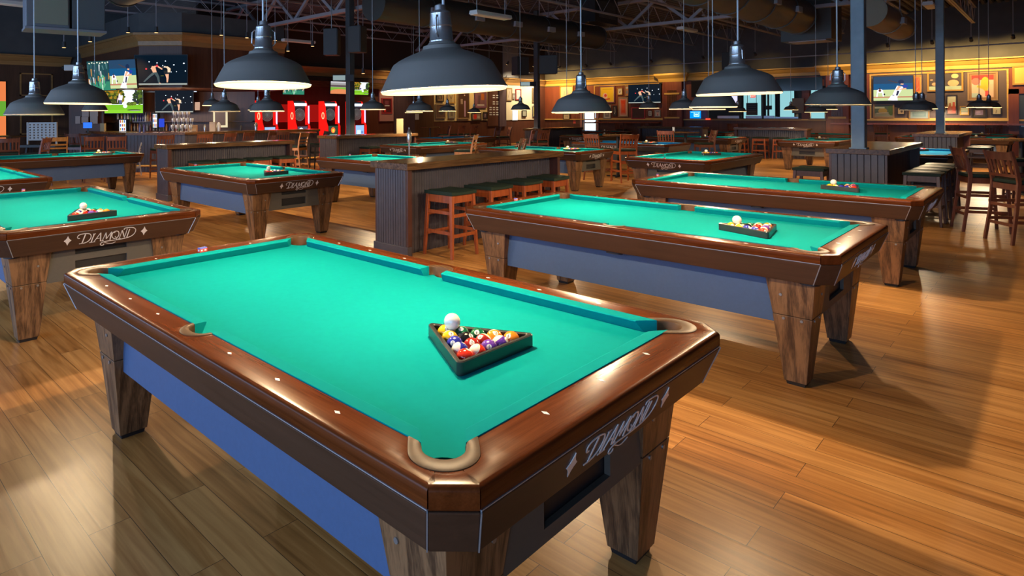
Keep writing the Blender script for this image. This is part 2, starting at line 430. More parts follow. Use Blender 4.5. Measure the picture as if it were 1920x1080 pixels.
def hexa(top, bot, z1, z0):
    vs = [(x, y, z0) for x, y in bot] + [(x, y, z1) for x, y in top]
    return MB().add(vs, [(3, 2, 1, 0), (4, 5, 6, 7), (0, 1, 5, 4), (1, 2, 6, 5), (2, 3, 7, 6), (3, 0, 4, 7)])
A1, A0, AZ1, AZ0, ATH = (0.7225, 1.3025), (0.678, 1.258), 0.7425, 0.620, 0.035
def apron_side(sx):
    g = 0.002; c = 0.078
    T = [(A1[0], -(A1[1] - c) + g), (A1[0], A1[1] - c - g), (A1[0] - ATH, A1[1] - c - g), (A1[0] - ATH, -(A1[1] - c) + g)]
    B = [(A0[0], -(A0[1] - c) + g), (A0[0], A0[1] - c - g), (A0[0] - ATH, A0[1] - c - g), (A0[0] - ATH, -(A0[1] - c) + g)]
    return hexa(flip(T, sx, 1), flip(B, sx, 1), AZ1, AZ0)
def apron_end(sy):
    g = 0.002; c = 0.078
    T = [(-(A1[0] - c) + g, A1[1]), (A1[0] - c - g, A1[1]), (A1[0] - c - g, A1[1] - ATH), (-(A1[0] - c) + g, A1[1] - ATH)]
    B = [(-(A0[0] - c) + g, A0[1]), (A0[0] - c - g, A0[1]), (A0[0] - c - g, A0[1] - ATH), (-(A0[0] - c) + g, A0[1] - ATH)]
    return hexa(flip(T, 1, sy), flip(B, 1, sy), AZ1, AZ0)
def apron_corner(sx, sy):
    g = 0.002; c = 0.078; h = 0.028
    T = [(A1[0], A1[1] - c + g), (A1[0] - c + g, A1[1]), (A1[0] - c + g - h, A1[1] - h), (A1[0] - h, A1[1] - c + g - h)]
    B = [(A0[0], A0[1] - c + g), (A0[0] - c + g, A0[1]), (A0[0] - c + g - h, A0[1] - h), (A0[0] - h, A0[1] - c + g - h)]
    return hexa(flip(T, sx, sy), flip(B, sx, sy), AZ1, AZ0)
def srect(sx, sy, a0, a1, b0, b1):
    X = sorted((a0 * sx, a1 * sx)); Y = sorted((b0 * sy, b1 * sy)); return (X[0], X[1], Y[0], Y[1])
def leg_upper(sx, sy): return MB().frustum(srect(sx, sy, 0.377, 0.583, 0.955, 1.150), srect(sx, sy, 0.345, 0.612, 0.925, 1.172), 0.4035, 0.622)
def leg_lower(sx, sy): return MB().frustum(srect(sx, sy, 0.413, 0.542, 1.0, 1.112), srect(sx, sy, 0.376, 0.5835, 0.954, 1.1505), 0.022, 0.4005)
def leg_foot(sx, sy): return MB().frustum(srect(sx, sy, 0.425, 0.53, 1.012, 1.10), srect(sx, sy, 0.420, 0.535, 1.007, 1.105), 0.0, 0.0225)
def bolts(sx, sy, leg):
    for x, y, z, ax in ((0.597, 1.0, 0.52, 0), (0.582, 1.01, 0.385, 0), (0.582, 1.10, 0.385, 0), (0.43, 1.16, 0.52, 1), (0.43, 1.148, 0.385, 1), (0.53, 1.148, 0.385, 1)):
        d = (0.006 * sx, 0, 0) if ax == 0 else (0, 0.006 * sy, 0)
        p = Vector((x * sx, y * sy, z)); MB().tube([p - Vector(d), p + Vector(d)], 0.008, 8).build('bolt', M_STEEL, leg)
def grid_panel(xs, zs, holes, y, th):
    """upright panel in XZ with openings; one welded solid"""
    b = MB(); n, k = len(xs), len(zs)
    vid = {}
    def V(i, j, s):
        if (i, j, s) not in vid: vid[(i, j, s)] = len(b.v); b.v.append((xs[i], y + (th / 2 if s else -th / 2), zs[j]))
        return vid[(i, j, s)]
    cell = lambda i, j: 0 <= i < n - 1 and 0 <= j < k - 1 and (i, j) not in holes
    for i in range(n - 1):
        for j in range(k - 1):
            if not cell(i, j): continue
            for s in (0, 1):
                b.f.append((V(i, j, s), V(i + 1, j, s), V(i + 1, j + 1, s), V(i, j + 1, s))); b.m.append(0)
            for (di, dj, e) in ((-1, 0, ((i, j), (i, j + 1))), (1, 0, ((i + 1, j), (i + 1, j + 1))), (0, -1, ((i, j), (i + 1, j))), (0, 1, ((i, j + 1), (i + 1, j + 1)))):
                if not cell(i + di, j + dj):
                    (p, q) = e; b.f.append((V(*p, 0), V(*q, 0), V(*q, 1), V(*p, 1))); b.m.append(0)
    return b
def diamond2(w, h, k=0.22):
    P = []
    C = [(w, 0), (0, h), (-w, 0), (0, -h)]
    for i in range(4):
        a, c = C[i], C[(i + 1) % 4]
        for t in (0, 1 / 3, 2 / 3):
            x = a[0] + (c[0] - a[0]) * t; y = a[1] + (c[1] - a[1]) * t; s = 1 - k * 4 * t * (1 - t)
            P.append((x * s, y * s))
    return P
# flowing capitals, drawn as pen strokes: (points, pen width)
STROKES = [
    ([(.16, .60), (.02, .60), (-.06, .74), (.0, .92), (.24, 1.02), (.70, 1.03), (1.05, .90), (1.16, .58), (1.02, .24), (.72, .05), (.36, .0)], .085),
    ([(.62, .96), (.42, .04)], .12), ([(.16, .0), (.60, .0)], .07),
    ([(1.42, .86), (1.24, .04)], .11), ([(1.08, .0), (1.50, .0)], .07), ([(1.30, .88), (1.56, .88)], .06),
    ([(1.48, .0), (2.0, .92)], .07), ([(2.0, .92), (2.10, .0)], .12), ([(1.70, .34), (2.06, .34)], .06), ([(1.36, .0), (1.62, .0)], .05),
    ([(2.26, .0), (2.50, .86)], .07), ([(2.50, .86), (2.62, .16)], .11), ([(2.62, .16), (3.02, .88)], .06), ([(3.02, .88), (2.98, .0)], .12), ([(2.14, .0), (2.40, .0)], .05),
    ([(3.42, .88), (3.18, .76), (3.10, .46), (3.24, .16), (3.46, .08), (3.70, .22), (3.76, .52), (3.66, .80), (3.42, .88), (3.30, .70)], .09),
    ([(3.40, .34), (3.52, .20), (3.62, .0), (3.50, -.12)], .06),
    ([(3.86, .0), (4.02, .90)], .07), ([(4.02, .90), (4.36, .04)], .12), ([(4.36, .04), (4.50, .98)], .07), ([(3.74, .0), (4.0, .0)], .05),
    ([(4.74, .92), (4.58, .04)], .11),
    ([(4.20, .92), (4.22, 1.06), (4.50, 1.10), (5.0, 1.06), (5.32, .84), (5.34, .50), (5.12, .18), (4.70, .0), (4.1, -.08), (3.3, -.10), (2.7, -.10), (2.30, -.16), (2.12, -.32), (2.24, -.48), (2.44, -.46), (2.44, -.34)], .08),
    ([(2.36, -.12), (2.62, -.26), (2.95, -.40), (3.25, -.42), (3.55, -.30)], .06),
]
def pen_lettering(unit):
    b = MB()
    for P, w in STROKES:
        P = catmull(P, 5)
        P = [((x + 0.03 * y - 2.70) * unit, (y - 0.40) * unit) for x, y in P]
        n = len(P); Lf = []; Rt = []
        for i in range(n):
            d = Vector((P[min(i + 1, n - 1)][0] - P[max(i - 1, 0)][0], P[min(i + 1, n - 1)][1] - P[max(i - 1, 0)][1])).normalized()
            hw = w * unit * 0.42
            Lf.append((P[i][0] - d.y * hw, P[i][1] + d.x * hw)); Rt.append((P[i][0] + d.y * hw, P[i][1] - d.x * hw))
        rows = [[(*a, 0) for a in Lf], [(*a, 0.002) for a in Lf], [(*a, 0.002) for a in Rt], [(*a, 0) for a in Rt]]
        b.loft([list(r) for r in zip(*rows)], caps=True)
    return b
TILT = atan2(A1[1] - A0[1], AZ1 - AZ0)
def on_apron(o, u, v, end=True, off=0.0006):
    """stand a flat mark (drawn in local XY) on the sloping apron"""
    y = -(A0[1] + (v - AZ0) * (A1[1] - A0[1]) / (AZ1 - AZ0)) - off
    if end:
        o.location = (u, y, v); o.rotation_euler = (pi / 2 + TILT, 0, 0)
    else:
        x = -(A0[0] + (v - AZ0) * (A1[0] - A0[0]) / (AZ1 - AZ0)) - off
        o.location = (x, u, v); o.rotation_euler = (pi / 2 + TILT, 0, -pi / 2)

def make_table(label, group, loc, letters='pen'):
    t = thing('pool_table', label, 'pool table', loc, 0, group)
    for sx in (-1, 1): long_rail(sx).build('side_rail', M_RAIL_Y, t, smooth=True)
    for sy in (-1, 1): short_rail(sy).build('end_rail', M_RAIL_X, t, smooth=True)
    Q4 = [(sx, sy) for sx in (-1, 1) for sy in (-1, 1)]
    co, ci = corner_lines(); so, si = side_lines()
    for sx, sy in Q4:
        corner_block(sx, sy).build('rail_corner', M_RAIL_X, t, smooth=True)
        c = casting(flip(co, sx, sy), flip(ci, sx, sy)).build('pocket', M_CAST, t, smooth=True)
        cup(flip(ci, sx, sy)).build('pocket_liner', M_BLACK, c)
        apron_corner(sx, sy).build('corner_apron', M_APRON, t, bevel=0.0035)
        l = leg_lower(sx, sy).build('leg', M_LEG, t, bevel=0.002)
        leg_upper(sx, sy).build('leg_block', M_LEG, l, bevel=0.002)
        leg_foot(sx, sy).build('foot_pad', M_BLACK, l)
        bolts(sx, sy, l)
        cushion_long(sx, sy).build('cushion', M_CLOTH, t)
    for sx in (-1, 1):
        c = casting(flip(so, sx, 1), flip(si, sx, 1)).build('pocket', M_CAST, t, smooth=True)
        cup(flip(si, sx, 1)).build('pocket_liner', M_BLACK, c)
        apron_side(sx).build('side_apron', M_APRON, t, bevel=0.0035)
        MB().box(0.53 * sx - 0.012, 0.53 * sx + 0.012, -0.952, 0.952, 0.345, 0.70).build('side_panel', M_PANEL, t)
    for sy in (-1, 1):
        cushion_short(sy).build('cushion', M_CLOTH, t)
        apron_end(sy).build('end_apron', M_APRON_X, t, bevel=0.0035)
        if sy < 0:
            p = grid_panel([-0.374, -0.19, 0.17, 0.374], [0.385, 0.425, 0.515, 0.562, 0.597, 0.66], {(1, 1), (1, 3)}, sy * 1.135, 0.02).build('end_panel', M_ENDPANEL, t)
            MB().box(-0.21, 0.19, -1.122, -0.90, 0.405, 0.615).build('ball_box', M_BLACK, p)
        else:
            MB().box(-0.374, 0.374, 1.125, 1.145, 0.385, 0.66).build('end_panel', M_ENDPANEL, t)
    bed().build('playing_cloth', M_CLOTH, t)
    MB().box(-0.60, 0.60, -1.20, 1.20, 0.66, 0.70).build('slate_bed', M_BLACK, t)
    s = MB().prism([(0.0125, 0), (0, 0.0065), (-0.0125, 0), (0, -0.0065)], 0, 0.0004)
    # bright strips in the seams of the aprons
    for sx in (-1, 1): MB().box(*sorted((sx * 0.70, sx * (OX + 0.0014))), -1.222, 1.222, 0.7435, 0.7462).build('trim_strip', M_SEAM, t)
    for sy in (-1, 1): MB().box(-0.642, 0.642, *sorted((sy * 1.28, sy * (OY + 0.0014))), 0.7435, 0.7462).build('trim_strip', M_SEAM, t)
    cc = 0.078
    for sx, sy in Q4:
        for (x1, y1, x0, y0) in ((A1[0], A1[1] - cc, A0[0], A0[1] - cc), (A1[0] - cc, A1[1], A0[0] - cc, A0[1])):
            MB().bar((x1 * sx - .001 * sx, y1 * sy - .001 * sy, AZ1), (x0 * sx - .001 * sx, y0 * sy - .001 * sy, AZ0), .0032, .006).build('seam_strip', M_SEAM, t)
    k0 = None
    for sx in (-1, 1):
        for i in (1, 2, 3, 5, 6, 7):
            if k0 is None: k0 = s.build('rail_sight', M_SIGHT, t); k = k0
            else: k = k0.copy(); COL.objects.link(k)
            k.location = (sx * (HW + 0.0937), -HL + i * HL / 4, ZT); k.rotation_euler.z = pi / 2
    for sy in (-1, 1):
        for i in (1, 2, 3):
            k = k0.copy(); COL.objects.link(k); k.location = (-HW + i * HW / 2, sy * (HL + 0.0937), ZT)
    lt = pen_lettering(0.0735).build('lettering', M_SILVER, t); on_apron(lt, -0.015, 0.683)
    for u in (-0.278, 0.246):
        d = MB().prism(diamond2(0.0245, 0.037), 0, 0.002).build('diamond_emblem', M_SILVER, t); on_apron(d, u, 0.690)
    return t

TABLES = {}   # key: (x, y, rotation, phrase)
R0, R90, RM90 = 0.0, pi / 2, -pi / 2     # R90: foot end towards +X ; RM90: foot end towards -X
G_T = 'pool tables on the plank floor'
SPEC = [
    ('A', 1.634, 2.119, R0, 'the big table in front', 'large green pool table in front filling the lower middle of the floor'),
    ('B', 4.588, 2.105, R0, 'the table beside the front one', 'green pool table beside the front one, with a plain grey-blue side panel'),
    ('C', 1.605, 6.051, R0, 'the table behind the front one', 'green pool table behind the front one, logo and two dark slots facing us'),
    ('D', 7.50, 2.11, R0, 'the table before the column counter', 'green pool table before the bluish counter that the thick column stands in'),
    ('E', 4.47, 7.83, R0, 'the table in front of the long counter', 'green pool table in front of the long counter with hidden stools'),
    ('F', 3.72, 13.55, R90, 'the lengthwise table by the bar chairs', 'green pool table lying lengthwise before the bar chairs and giant grid game'),
    ('G', 1.55, 9.98, R0, 'the table cut off by the frame', 'green pool table mostly cut off, only its corner and last logo letters showing'),
    ('H', 7.30, 7.93, R0, 'the table tucked behind the stool counter', 'green pool table partly hidden behind the counter with four red stools'),
    ('I', 11.70, 11.13, RM90, 'the table beside the steel bottle', 'green pool table beside the steel spray bottle, logo on its short end'),
    ('K', 11.62, 7.80, R0, 'the table past the stool counter', 'green pool table just past the end of the counter with red stools'),
    ('L', 11.48, 4.51, RM90, 'the table by the orange chair', 'green pool table by the orange-legged high chair, white logo on its dark end'),
    ('N', 15.40, 7.72, R0, 'the blue table lettered on its side', 'blue-clothed black pool table with pale lettering along its side'),
    ('O', 24.40, 13.75, R0, 'the table before the bright door', 'green pool table right in front of the bright glass door'),
    ('P', 20.20, 11.35, RM90, 'the table behind the high chair', 'green pool table between the bright-door table and the blue lettered one'),
    ('Q', 20.30, 8.00, R0, 'the table behind the high round table', 'green pool table behind the small high table and its chairs'),
    ('R', 25.50, 10.00, R0, 'the table between the dark counters', 'small distant green pool table between two dark half walls'),
    ('S', 20.30, 4.65, RM90, 'the table next to the column', 'green pool table next to the thick bluish column, logo on black end'),
    ('T', 25.50, 6.05, R0, 'the table behind the column table', 'distant green pool table just behind the one next to the column'),
    ('U', 15.35, 1.98, R90, 'the pale blue table', 'pale blue-clothed black pool table behind the column counter stools'),
    ('V', 24.50, 2.20, R0, 'the long table under the art wall', 'green pool table lying under the wall of framed art, rack in the middle'),
    ('W', 27.70, 2.25, R0, 'the table against the art wall', 'last green pool table, just in front of the chairs at the art wall'),
    ('J', 15.45, 13.75, R90, 'the blue table by the cream wall', 'blue-clothed pool table below the cream picture wall'),
]
proto = make_table(SPEC[0][5], G_T, (SPEC[0][1], SPEC[0][2], 0)); capture(proto)
NEAR = 'ABCDE'
for key, x, y, rz, phrase, label in SPEC:
    TABLES[key] = (x, y, rz, phrase)
    if key == 'A': continue
    skip = () if key in NEAR else ('rail_sight', 'bolt', 'seam_strip')
    swap = None
    if key in 'NUJ':
        swap = {'cushion': M_CLOTH_B, 'playing_cloth': M_CLOTH_B}
        if key != 'J':
            for nm in ('side_apron', 'end_apron', 'corner_apron', 'side_panel', 'end_panel', 'leg', 'leg_block'): swap[nm] = M_BLACKLAM
            if key == 'U': swap['rail_corner'] = M_BLACKLAM
        skip = skip + ('lettering', 'diamond_emblem')
    o = dup(proto, (x, y, 0), rz, label, G_T, skip, swap)
    if key == 'N':
        k = text_mb('OLHAUSEN', 0.115).build('lettering', M_SILVER, o); on_apron(k, 0.12, 0.682, end=False)
    if key == 'J':
        k = text_mb('A MASSEY', 0.10).build('lettering', M_SILVER, o)
        x_ = A0[0] + (0.682 - AZ0) * (A1[0] - A0[0]) / (AZ1 - AZ0) + 0.0006
        k.location = (x_, 0.2, 0.682) ; k.rotation_euler = (pi / 2 + TILT, 0, pi / 2)
        k.location = (-x_, 0.2, 0.682); k.rotation_euler = (pi / 2 + TILT, 0, -pi / 2)

# ------------------------------------------------------------------ balls and racks
BR = 0.028575
def ball_material(name, col, stripe):
    m, nt, b = new_mat('ball_' + name); L = nt.links
    b.inputs['Roughness'].default_value = 0.08; b.inputs['Coat Weight'].default_value = 0.3
    if not stripe: b.inputs['Base Color'].default_value = (*col, 1); return m
    tc = nt.nodes.new('ShaderNodeTexCoord'); sp = nt.nodes.new('ShaderNodeSeparateXYZ'); L.new(tc.outputs['Object'], sp.inputs[0])
    ab = nt.nodes.new('ShaderNodeMath'); ab.operation = 'ABSOLUTE'; L.new(sp.outputs['Z'], ab.inputs[0])
    gt = nt.nodes.new('ShaderNodeMath'); gt.operation = 'GREATER_THAN'; gt.inputs[1].default_value = BR * 0.56; L.new(ab.outputs[0], gt.inputs[0])
    mx = nt.nodes.new('ShaderNodeMix'); mx.data_type = 'RGBA'; mx.inputs[6].default_value = (*col, 1); mx.inputs[7].default_value = (0.82, 0.74, 0.56, 1)
    L.new(gt.outputs[0], mx.inputs[0]); L.new(mx.outputs[2], b.inputs['Base Color'])
    return m
C_ = {'yellow': (0.85, 0.48, 0.02), 'blue': (0.03, 0.035, 0.30), 'red': (0.72, 0.035, 0.015), 'purple': (0.13, 0.045, 0.32), 'orange': (0.85, 0.24, 0.02),
      'green': (0.01, 0.12, 0.055), 'maroon': (0.33, 0.02, 0.015), 'black': (0.012, 0.012, 0.012), 'white': (0.86, 0.80, 0.66)}
BALLS = [(1, 'yellow', 0), (9, 'yellow', 1), (14, 'green', 1), (2, 'blue', 0), (8, 'black', 0), (6, 'green', 0), (10, 'blue', 1), (7, 'maroon', 0), (15, 'maroon', 1), (13, 'orange', 1),
         (3, 'red', 0), (11, 'red', 1), (4, 'purple', 0), (12, 'purple', 1), (5, 'orange', 0)]
def sphere_mb():
    b = MB(); n = 24
    prof = [(max(1e-6, BR * sin(pi * i / 14)), -BR * cos(pi * i / 14)) for i in range(15)]
    return b.lathe(prof, n)
_bm = sphere_mb()
BALL_MESH = {}
for num, c, st in BALLS + [(0, 'white', 0)]:
    o = _bm.build('billiard_ball', ball_material('%s_%d' % (c, st), C_[c], st), smooth=True, angle=80)
    BALL_MESH[num] = o.data; bpy.data.objects.remove(o)
def number_mesh(num):
    d = MB(); R = BR * 1.004
    def proj(x, y, k): r = sqrt(max(0, (R * k) ** 2 - x * x - y * y)); return (r, x, y)
    n = 16; ring = [proj(0.0088 * cos(2 * pi * i / n), 0.0088 * sin(2 * pi * i / n), 1.0) for i in range(n)]
    d.add([proj(0, 0, 1.0)] + ring, [(0, 1 + i, 1 + (i + 1) % n) for i in range(n)], 0)
    t = text_mb(str(num), 0.011, 0.0001)
    d.add([proj(x, y, 1.02) for x, y, z in t.v], t.f, 1)
    return d
NUM_MESH = {}
P_NUMW, P_NUMB = paint((0.85, 0.82, 0.72), 0.2), paint((0.01, 0.01, 0.01), 0.2)
for num, c, st in BALLS:
    o = number_mesh(num).build('number_spot', [P_NUMW, P_NUMB]); NUM_MESH[num] = o.data; bpy.data.objects.remove(o)
def rack_mb():
    b = MB(); n = 3
    def tri(inr, rc, z):
        P = []; r = 2 * (inr - rc)
        for k in range(3):
            a = pi / 2 + k * 2 * pi / 3; c = (r * cos(a), r * sin(a))
            for i in range(-3, 4):
                t = a + i * pi / 9; P.append((c[0] + rc * cos(t), c[1] + rc * sin(t), z))
        return P
    i0 = 0.0970; w = 0.0155
    L = [tri(i0, .005, 0.0), tri(i0 + w - .002, .012, 0.0), tri(i0 + w, .014, 0.003), tri(i0 + w, .014, 0.041), tri(i0 + w - .003, .012, 0.044), tri(i0 + .003, .006, 0.044), tri(i0, .005, 0.041), tri(i0, .005, 0.0)]
    return b.loft(L)
M_RACK = mat('rack_black_plastic', (0.028, 0.027, 0.026), 0.28)
rack0 = rack_mb().build('ball_rack', M_RACK, smooth=True, angle=30); RACK_MESH = rack0.data; bpy.data.objects.remove(rack0)
def rack_set(key, x, y, rz, pushed=0.0):
    phrase = TABLES[key][3]
    r = bpy.data.objects.new('ball_rack', RACK_MESH); COL.objects.link(r)
    r.location = (x, y, ZB + 0.0005); r.rotation_euler.z = rz
    tag(r, 'black triangle rack holding balls on ' + phrase, 'ball rack', 'triangle racks on the pool tables')
    rnd = random.Random(ord(key)); i = 0
    for row in range(5):
        for k in range(row + 1):
            num, c, st = BALLS[i]; i += 1
            lx = (k - row / 2) * BR * 2.02; ly = 4 * BR * 2 / sqrt(3) - row * BR * 2.02 * sqrt(3) / 2 - pushed
            o = bpy.data.objects.new('billiard_ball', BALL_MESH[num]); COL.objects.link(o)
            o.location = (x + lx * cos(rz) - ly * sin(rz), y + lx * sin(rz) + ly * cos(rz), ZB + BR + 0.0005)
            if key in 'AB':
                # the number faces up and towards the foot end, turned a little this way and that
                v = Vector((rnd.uniform(-0.9, 0.5), rnd.uniform(-1.0, 0.1), rnd.uniform(0.3, 1.0))).normalized()
                o.rotation_euler = v.to_track_quat('X', 'Z').to_euler()
                nb = bpy.data.objects.new('number_spot', NUM_MESH[num]); COL.objects.link(nb); nb.parent = o
            else: o.rotation_euler = (rnd.uniform(0, 6), rnd.uniform(0, 6), rnd.uniform(0, 6))
            tag(o, ('%s striped ball' % c if st else 'solid %s ball' % c) + ' in the rack on ' + phrase, 'billiard ball', 'racked balls on ' + phrase)
    o = bpy.data.objects.new('cue_ball', BALL_MESH[0]); COL.objects.link(o)
    ly = 4 * BR * 2 / sqrt(3) - pushed - BR * 2 * 2 / 3 * 0.87
    o.location = (x - ly * sin(rz), y + ly * cos(rz), ZB + BR + 1.66 * BR + 0.001)
    tag(o, 'white cue ball atop the racked balls on ' + phrase, 'billiard ball', 'cue balls on the racks')
RACKS = [('A', 888, 648, -0.03), ('B', 1413, 431, 0.16), ('C', 165, 402, 0.05), ('D', 1585, 353, 0.2), ('E', 511, 324, 0.0), ('F', 189, 287, R90 + 0.1), ('I', 846, 268.3, R90),
         ('J', 896, 256, R90), ('K', 1072, 281, 0.0), ('L', 1333, 288, R90 - 0.1), ('N', 1228, 267.8, 0.0), ('O', 1160, 245.5, 0.0), ('P', 1139, 252.3, R90), ('Q', 1342, 256.3, 0.0),
         ('S', 1549, 259.3, R90), ('U', 1728, 278.5, R90), ('V', 1845, 256.0, 0.0), ('W', 1853, 251.3, 0.0)]
for key, px, py, rz in RACKS:
    p = at_z(px, py, ZB + 0.02)
    tx, ty, tr, _ = TABLES[key]
    d = Vector((p.x - tx, p.y - ty)); c, s = cos(-tr), sin(-tr); l = Vector((d.x * c - d.y * s, d.x * s + d.y * c))
    l.x = max(-0.34, min(0.34, l.x)); l.y = max(-0.86, min(0.86, l.y))
    c, s = cos(tr), sin(tr)
    rack_set(key, tx + l.x * c - l.y * s, ty + l.x * s + l.y * c, rz)

# chalk cubes left on the rails
M_CHALKR, M_CHALKB, M_CHALKW = paint((0.65, 0.06, 0.05), 0.7), paint((0.12, 0.15, 0.55), 0.8), paint((0.8, 0.75, 0.72), 0.7)
def chalk(px, py, label, rot=0.2, dx=0.0):
    p = at_z(px, py, ZT) if py else Vector(px); t = thing('chalk_cube', label, 'chalk', (p.x + dx, p.y, ZT + 0.0005), rot, 'chalk cubes on the rails')
    MB().box(-0.0115, 0.0115, -0.0115, 0.0115, 0, 0.017).build('paper_wrapper', M_CHALKR, t)
    MB().box(-0.0113, 0.0113, -0.0113, 0.0113, 0.017, 0.023).build('chalk_top', M_CHALKB, t)
    b = MB()
    for s in (-1, 1):
        b.box(-0.006, 0.006, s * 0.0117 - 0.0002, s * 0.0117 + 0.0002, 0.005, 0.013); b.box(s * 0.0117 - 0.0002, s * 0.0117 + 0.0002, -0.006, 0.006, 0.005, 0.013)
    b.build('white_label', M_CHALKW, t)
chalk(376, 472.5, 'red and blue chalk cube on the head rail of the front table')
chalk(383, 471, 'red chalk cube beside another one on the front table rail', 0.1)
chalk(967, 376.5, 'red chalk cube on the head rail of the table beside the front one')
chalk(44, 358.5, 'red chalk cube on the head rail of the table behind the front one')
chalk((4.30, 9.075), 0, 'red chalk cube on the rail of the table in front of the long counter')
chalk(1233, 330, 'red chalk cube on the rail of the table before the column counter')
chalk(656, 291.5, 'red chalk cube on the table tucked behind the stool counter')
chalk(1246, 298, 'dark chalk cube on the rail of the table by the orange chair')
# ------------------------------------------------------------------ drink-rail counters with bead-board sides
def bead_side(b, p0, p1, z0, z1, pitch=0.06, dep=0.008):
    """ridged board face from p0 to p1 (outside is on the right of p0->p1)"""
    p0, p1 = Vector((*p0, 0)), Vector((*p1, 0)); L = (p1 - p0).length; d = (p1 - p0) / L; nrm = Vector((d.y, -d.x, 0))
    n = max(2, int(L / pitch)); pts = []
    for i in range(n):
        a, c = L * i / n, L * (i + 1) / n; g = min(0.012, pitch * 0.22)
        for t, o in ((a, -dep), (a + g * 0.5, 0), (c - g * 0.5, 0), (c, -dep)): pts.append(p0 + d * t + nrm * o)
    lo = [(p.x, p.y, z0) for p in pts]; hi = [(p.x, p.y, z1) for p in pts]
    b.loft([lo, hi], closed=False)
def counter(label, x0, x1, y0, y1, knee=None, top=1.02, group='drink rail counters', along='X', pitch=0.06):
    """solid end walls and spine; KNEE = set of sides recessed for stools ('-y', '+y')"""
    t = thing('drink_counter', label, 'counter', (0, 0, 0), 0, group)
    kn = 0.13
    o = 0.035
    tp = MB().box(x0 - o, x1 + o, y0 - o, y1 + o, top - 0.075, top)
    tp.build('counter_top', M_OAK_X if along == 'X' else M_OAK_Y, t, bevel=0.006)
    zt = top - 0.076
    if along == 'X':
        ys0 = y0 + (kn if '-y' in knee else 0); ys1 = y1 - (kn if '+y' in knee else 0)
        b = MB(); e = 0.07
        bead_side(b, (x0 + e, ys0), (x1 - e, ys0), 0.0, zt, pitch); bead_side(b, (x1 - e, ys1), (x0 + e, ys1), 0.0, zt, pitch)
        b.build('front_boards', M_BEAD, t)
        for s, xx in ((-1, x0), (1, x1)):
            xa, xb = (xx, xx + e) if s < 0 else (xx - e, xx)
            MB().box(xa + (0.009 if s < 0 else 0), xb - (0.009 if s > 0 else 0), y0 + 0.002, y1 - 0.002, 0.0, zt).build('end_post', M_POSTW, t)
            b = MB()
            if s < 0: bead_side(b, (xx, y1 - 0.03), (xx, y0 + 0.03), 0.11, zt, pitch)
            else: bead_side(b, (xx, y0 + 0.03), (xx, y1 - 0.03), 0.11, zt, pitch)
            b.build('end_boards', M_BEAD, t)
            MB().box(xx - 0.012 if s < 0 else xx - 0.055, xx + 0.055 if s < 0 else xx + 0.012, y0 - 0.01, y1 + 0.01, 0.0, 0.11).build('base_board', M_BEAD, t, bevel=0.004)
    else:
        xs0 = x0 + (kn if '-x' in knee else 0); xs1 = x1 - (kn if '+x' in knee else 0); e = 0.07
        b = MB()
        bead_side(b, (xs0, y1 - e), (xs0, y0 + e), 0.0, zt, pitch); bead_side(b, (xs1, y0 + e), (xs1, y1 - e), 0.0, zt, pitch)
        b.build('front_boards', M_BEAD, t)
        for s, yy in ((-1, y0), (1, y1)):
            ya, yb = (yy, yy + e) if s < 0 else (yy - e, yy)
            MB().box(x0 + 0.002, x1 - 0.002, ya, yb, 0.0, zt).build('end_post', M_POSTW, t)
    return t
counter('dark beadboard counter with oak top sheltering four red stools', 4.72, 7.72, 4.90, 5.44, ('-y',), pitch=0.04)
counter('long dark counter with oak top behind the second-row table, stools tucked under', 4.78, 7.45, 11.2, 11.7, ('-y',), pitch=0.045)
counter('dark counter around the thin black column in front of the dart machines', 9.65, 12.45, 12.55, 13.3, ('-y',))
counter('bluish beadboard counter with the thick column rising from its top', 10.83, 13.75, 1.67, 2.36, ('-y', '+y'), pitch=0.075)
counter('smaller beadboard counter behind the pale blue table, column rising from it', 19.15, 22.2, 1.66, 2.44, ('-y',), pitch=0.08)
counter('dark counter below the bright cream corner, cut by a thin column', 18.9, 21.6, 12.75, 13.5, ('-y',))
counter('long dark half wall counter below the kitchen pass-through', 23.6, 24.1, 5.75, 7.95, ('-x',), along='Y', group='half wall counters')
counter('dark half wall counter under the boxing screen wall', 23.9, 24.4, 9.15, 11.6, ('-x',), along='Y', group='half wall counters')

